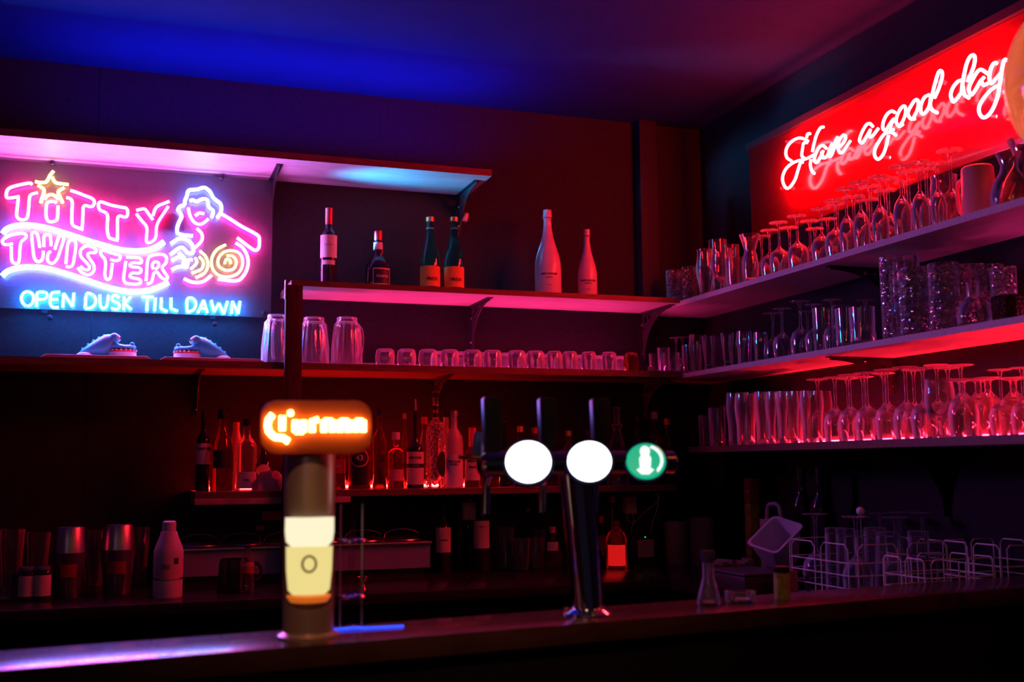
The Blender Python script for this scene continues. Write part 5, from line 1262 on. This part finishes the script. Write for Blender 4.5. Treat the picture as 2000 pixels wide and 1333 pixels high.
MB().box((-.062, -.142, .0585), (.122, .102, .066)).obj('box_lid', mat('dark_grey_lid', (.10, .08, .09), .4), tb, bevel=.003)
rb = y_at(1510, -.56, ZK + .05)
tag(MB().box((-.025, -.03, 0), (.025, .03, .085)).obj('red_box', mat('brick_red_box', (.42, .12, .08), .6), None, (-.53, rb - .03, ZK), bevel=.002), 'small brick red box beside the first wire rack', 'box')

# wire racks
def rack(x0, y0, x1, y1, zt_, label, nloops=2):
    r = empty('wire_rack', (0, 0, ZK)); tag(r, label, 'rack', 'white wire racks on the side counter')
    rr = .0021; h = zt_ - ZK
    lo, hi = .012, h * .70
    for k_, z in enumerate((lo, lo + (hi - lo) * .35, lo + (hi - lo) * .68, hi)):
        c = .012
        pts = [(x0 + c, y0, z), (x1 - c, y0, z), (x1, y0 - c, z), (x1, y1 + c, z), (x1 - c, y1, z), (x0 + c, y1, z), (x0, y1 + c, z), (x0, y0 - c, z)]
        MB().tube(pts, rr, 6, closed=True).obj('wire_ring', wire_m, r)
    def loops(ax, fixed, a, b, n):
        for k_ in range(n):
            s0 = a + (b - a) * (k_ + .10) / n; s1 = a + (b - a) * (k_ + .90) / n; c = (s1 - s0) * .12
            q = [(s0, 0.004), (s0, h - abs(c)), (s0 + c, h), (s1 - c, h), (s1, h - abs(c)), (s1, 0.004)]
            pts = [((u, fixed, v) if ax == 'x' else (fixed, u, v)) for u, v in q]
            MB().tube(pts, rr, 6).obj('wire_loop', wire_m, r)
    loops('y', x0 - rr, y0, y1, nloops); loops('y', x1 + rr, y0, y1, nloops)
    loops('x', y1 - rr, x0, x1, nloops); loops('x', y0 + rr, x0, x1, nloops)
    g = MB()
    for k_ in range(1, 6):
        xx = x0 + (x1 - x0) * k_ / 6; g = MB().tube([(xx, y0, lo), (xx, y1, lo)], .0016, 6).obj('floor_wire', wire_m, r)
    return r
rack(-.50, -1.385, -.14, -1.725, 1.153, 'white wire rack full of upturned glasses, farthest along the side counter')
rack(-.50, -1.860, -.27, -2.050, 1.135, 'low narrow white wire rack at the bar end of the side counter')
rack(-.24, -1.800, -.03, -2.050, 1.165, 'taller white wire rack by the side wall at the bar end')
k = 0
for i in range(3):
    for j in range(3):
        X = -.435 + i * .115; Y = -1.45 - j * .105
        kind = ('shaker', 'highball', 'tumbler')[(i + j) % 3] if (i + 2 * j) % 4 else 'wine'
        place_glass(kind, (X, Y, ZK + .0145), 'upturned clear glass inside the farthest wire rack, %s from its far inner corner' % ORD[k], 'upturned glasses in the farthest wire rack', True, (.21 if kind != 'wine' else .25) / P[kind][1] * (.95 if i else 1), 0, sxy=1.05 if kind != 'wine' else 1.2); k += 1
place_glass('wine', (-.385, -1.955, ZK + .0145), 'single upturned wine glass inside the low narrow wire rack', None, True, .8)
Xs = -.47
for j, (px, top) in enumerate(((1722, 1003), (1762, 1001), (1806, 1002))):
    yv = y_at(px, -.10, ZK)
    place_glass('wine', (-.095 , yv, ZK), 'dim upturned wine glass by the side wall behind the racks, %s from the dark bottles' % ORD[j], 'dim wine glasses by the side wall', True, (z_at(top, -.095, yv) - ZK) / .195, 0, sxy=1.0)
yb_ = y_at(1675, -.40, 1.2)
bs = empty('bar_spoon', (-.385, -1.62, ZK + .0145)); tag(bs, 'bar spoon with a white ball end standing among the racked glasses', 'spoon')
hs = z_at(1004, -.385, -1.62) - ZK - .0145
MB().tube([(0, 0, 0), (0, 0, hs)], .0028, 8).obj('shaft', steel, bs)
MB().sphere((0, 0, hs + .008), .0135, 16).obj('ball_end', white_pl, bs)
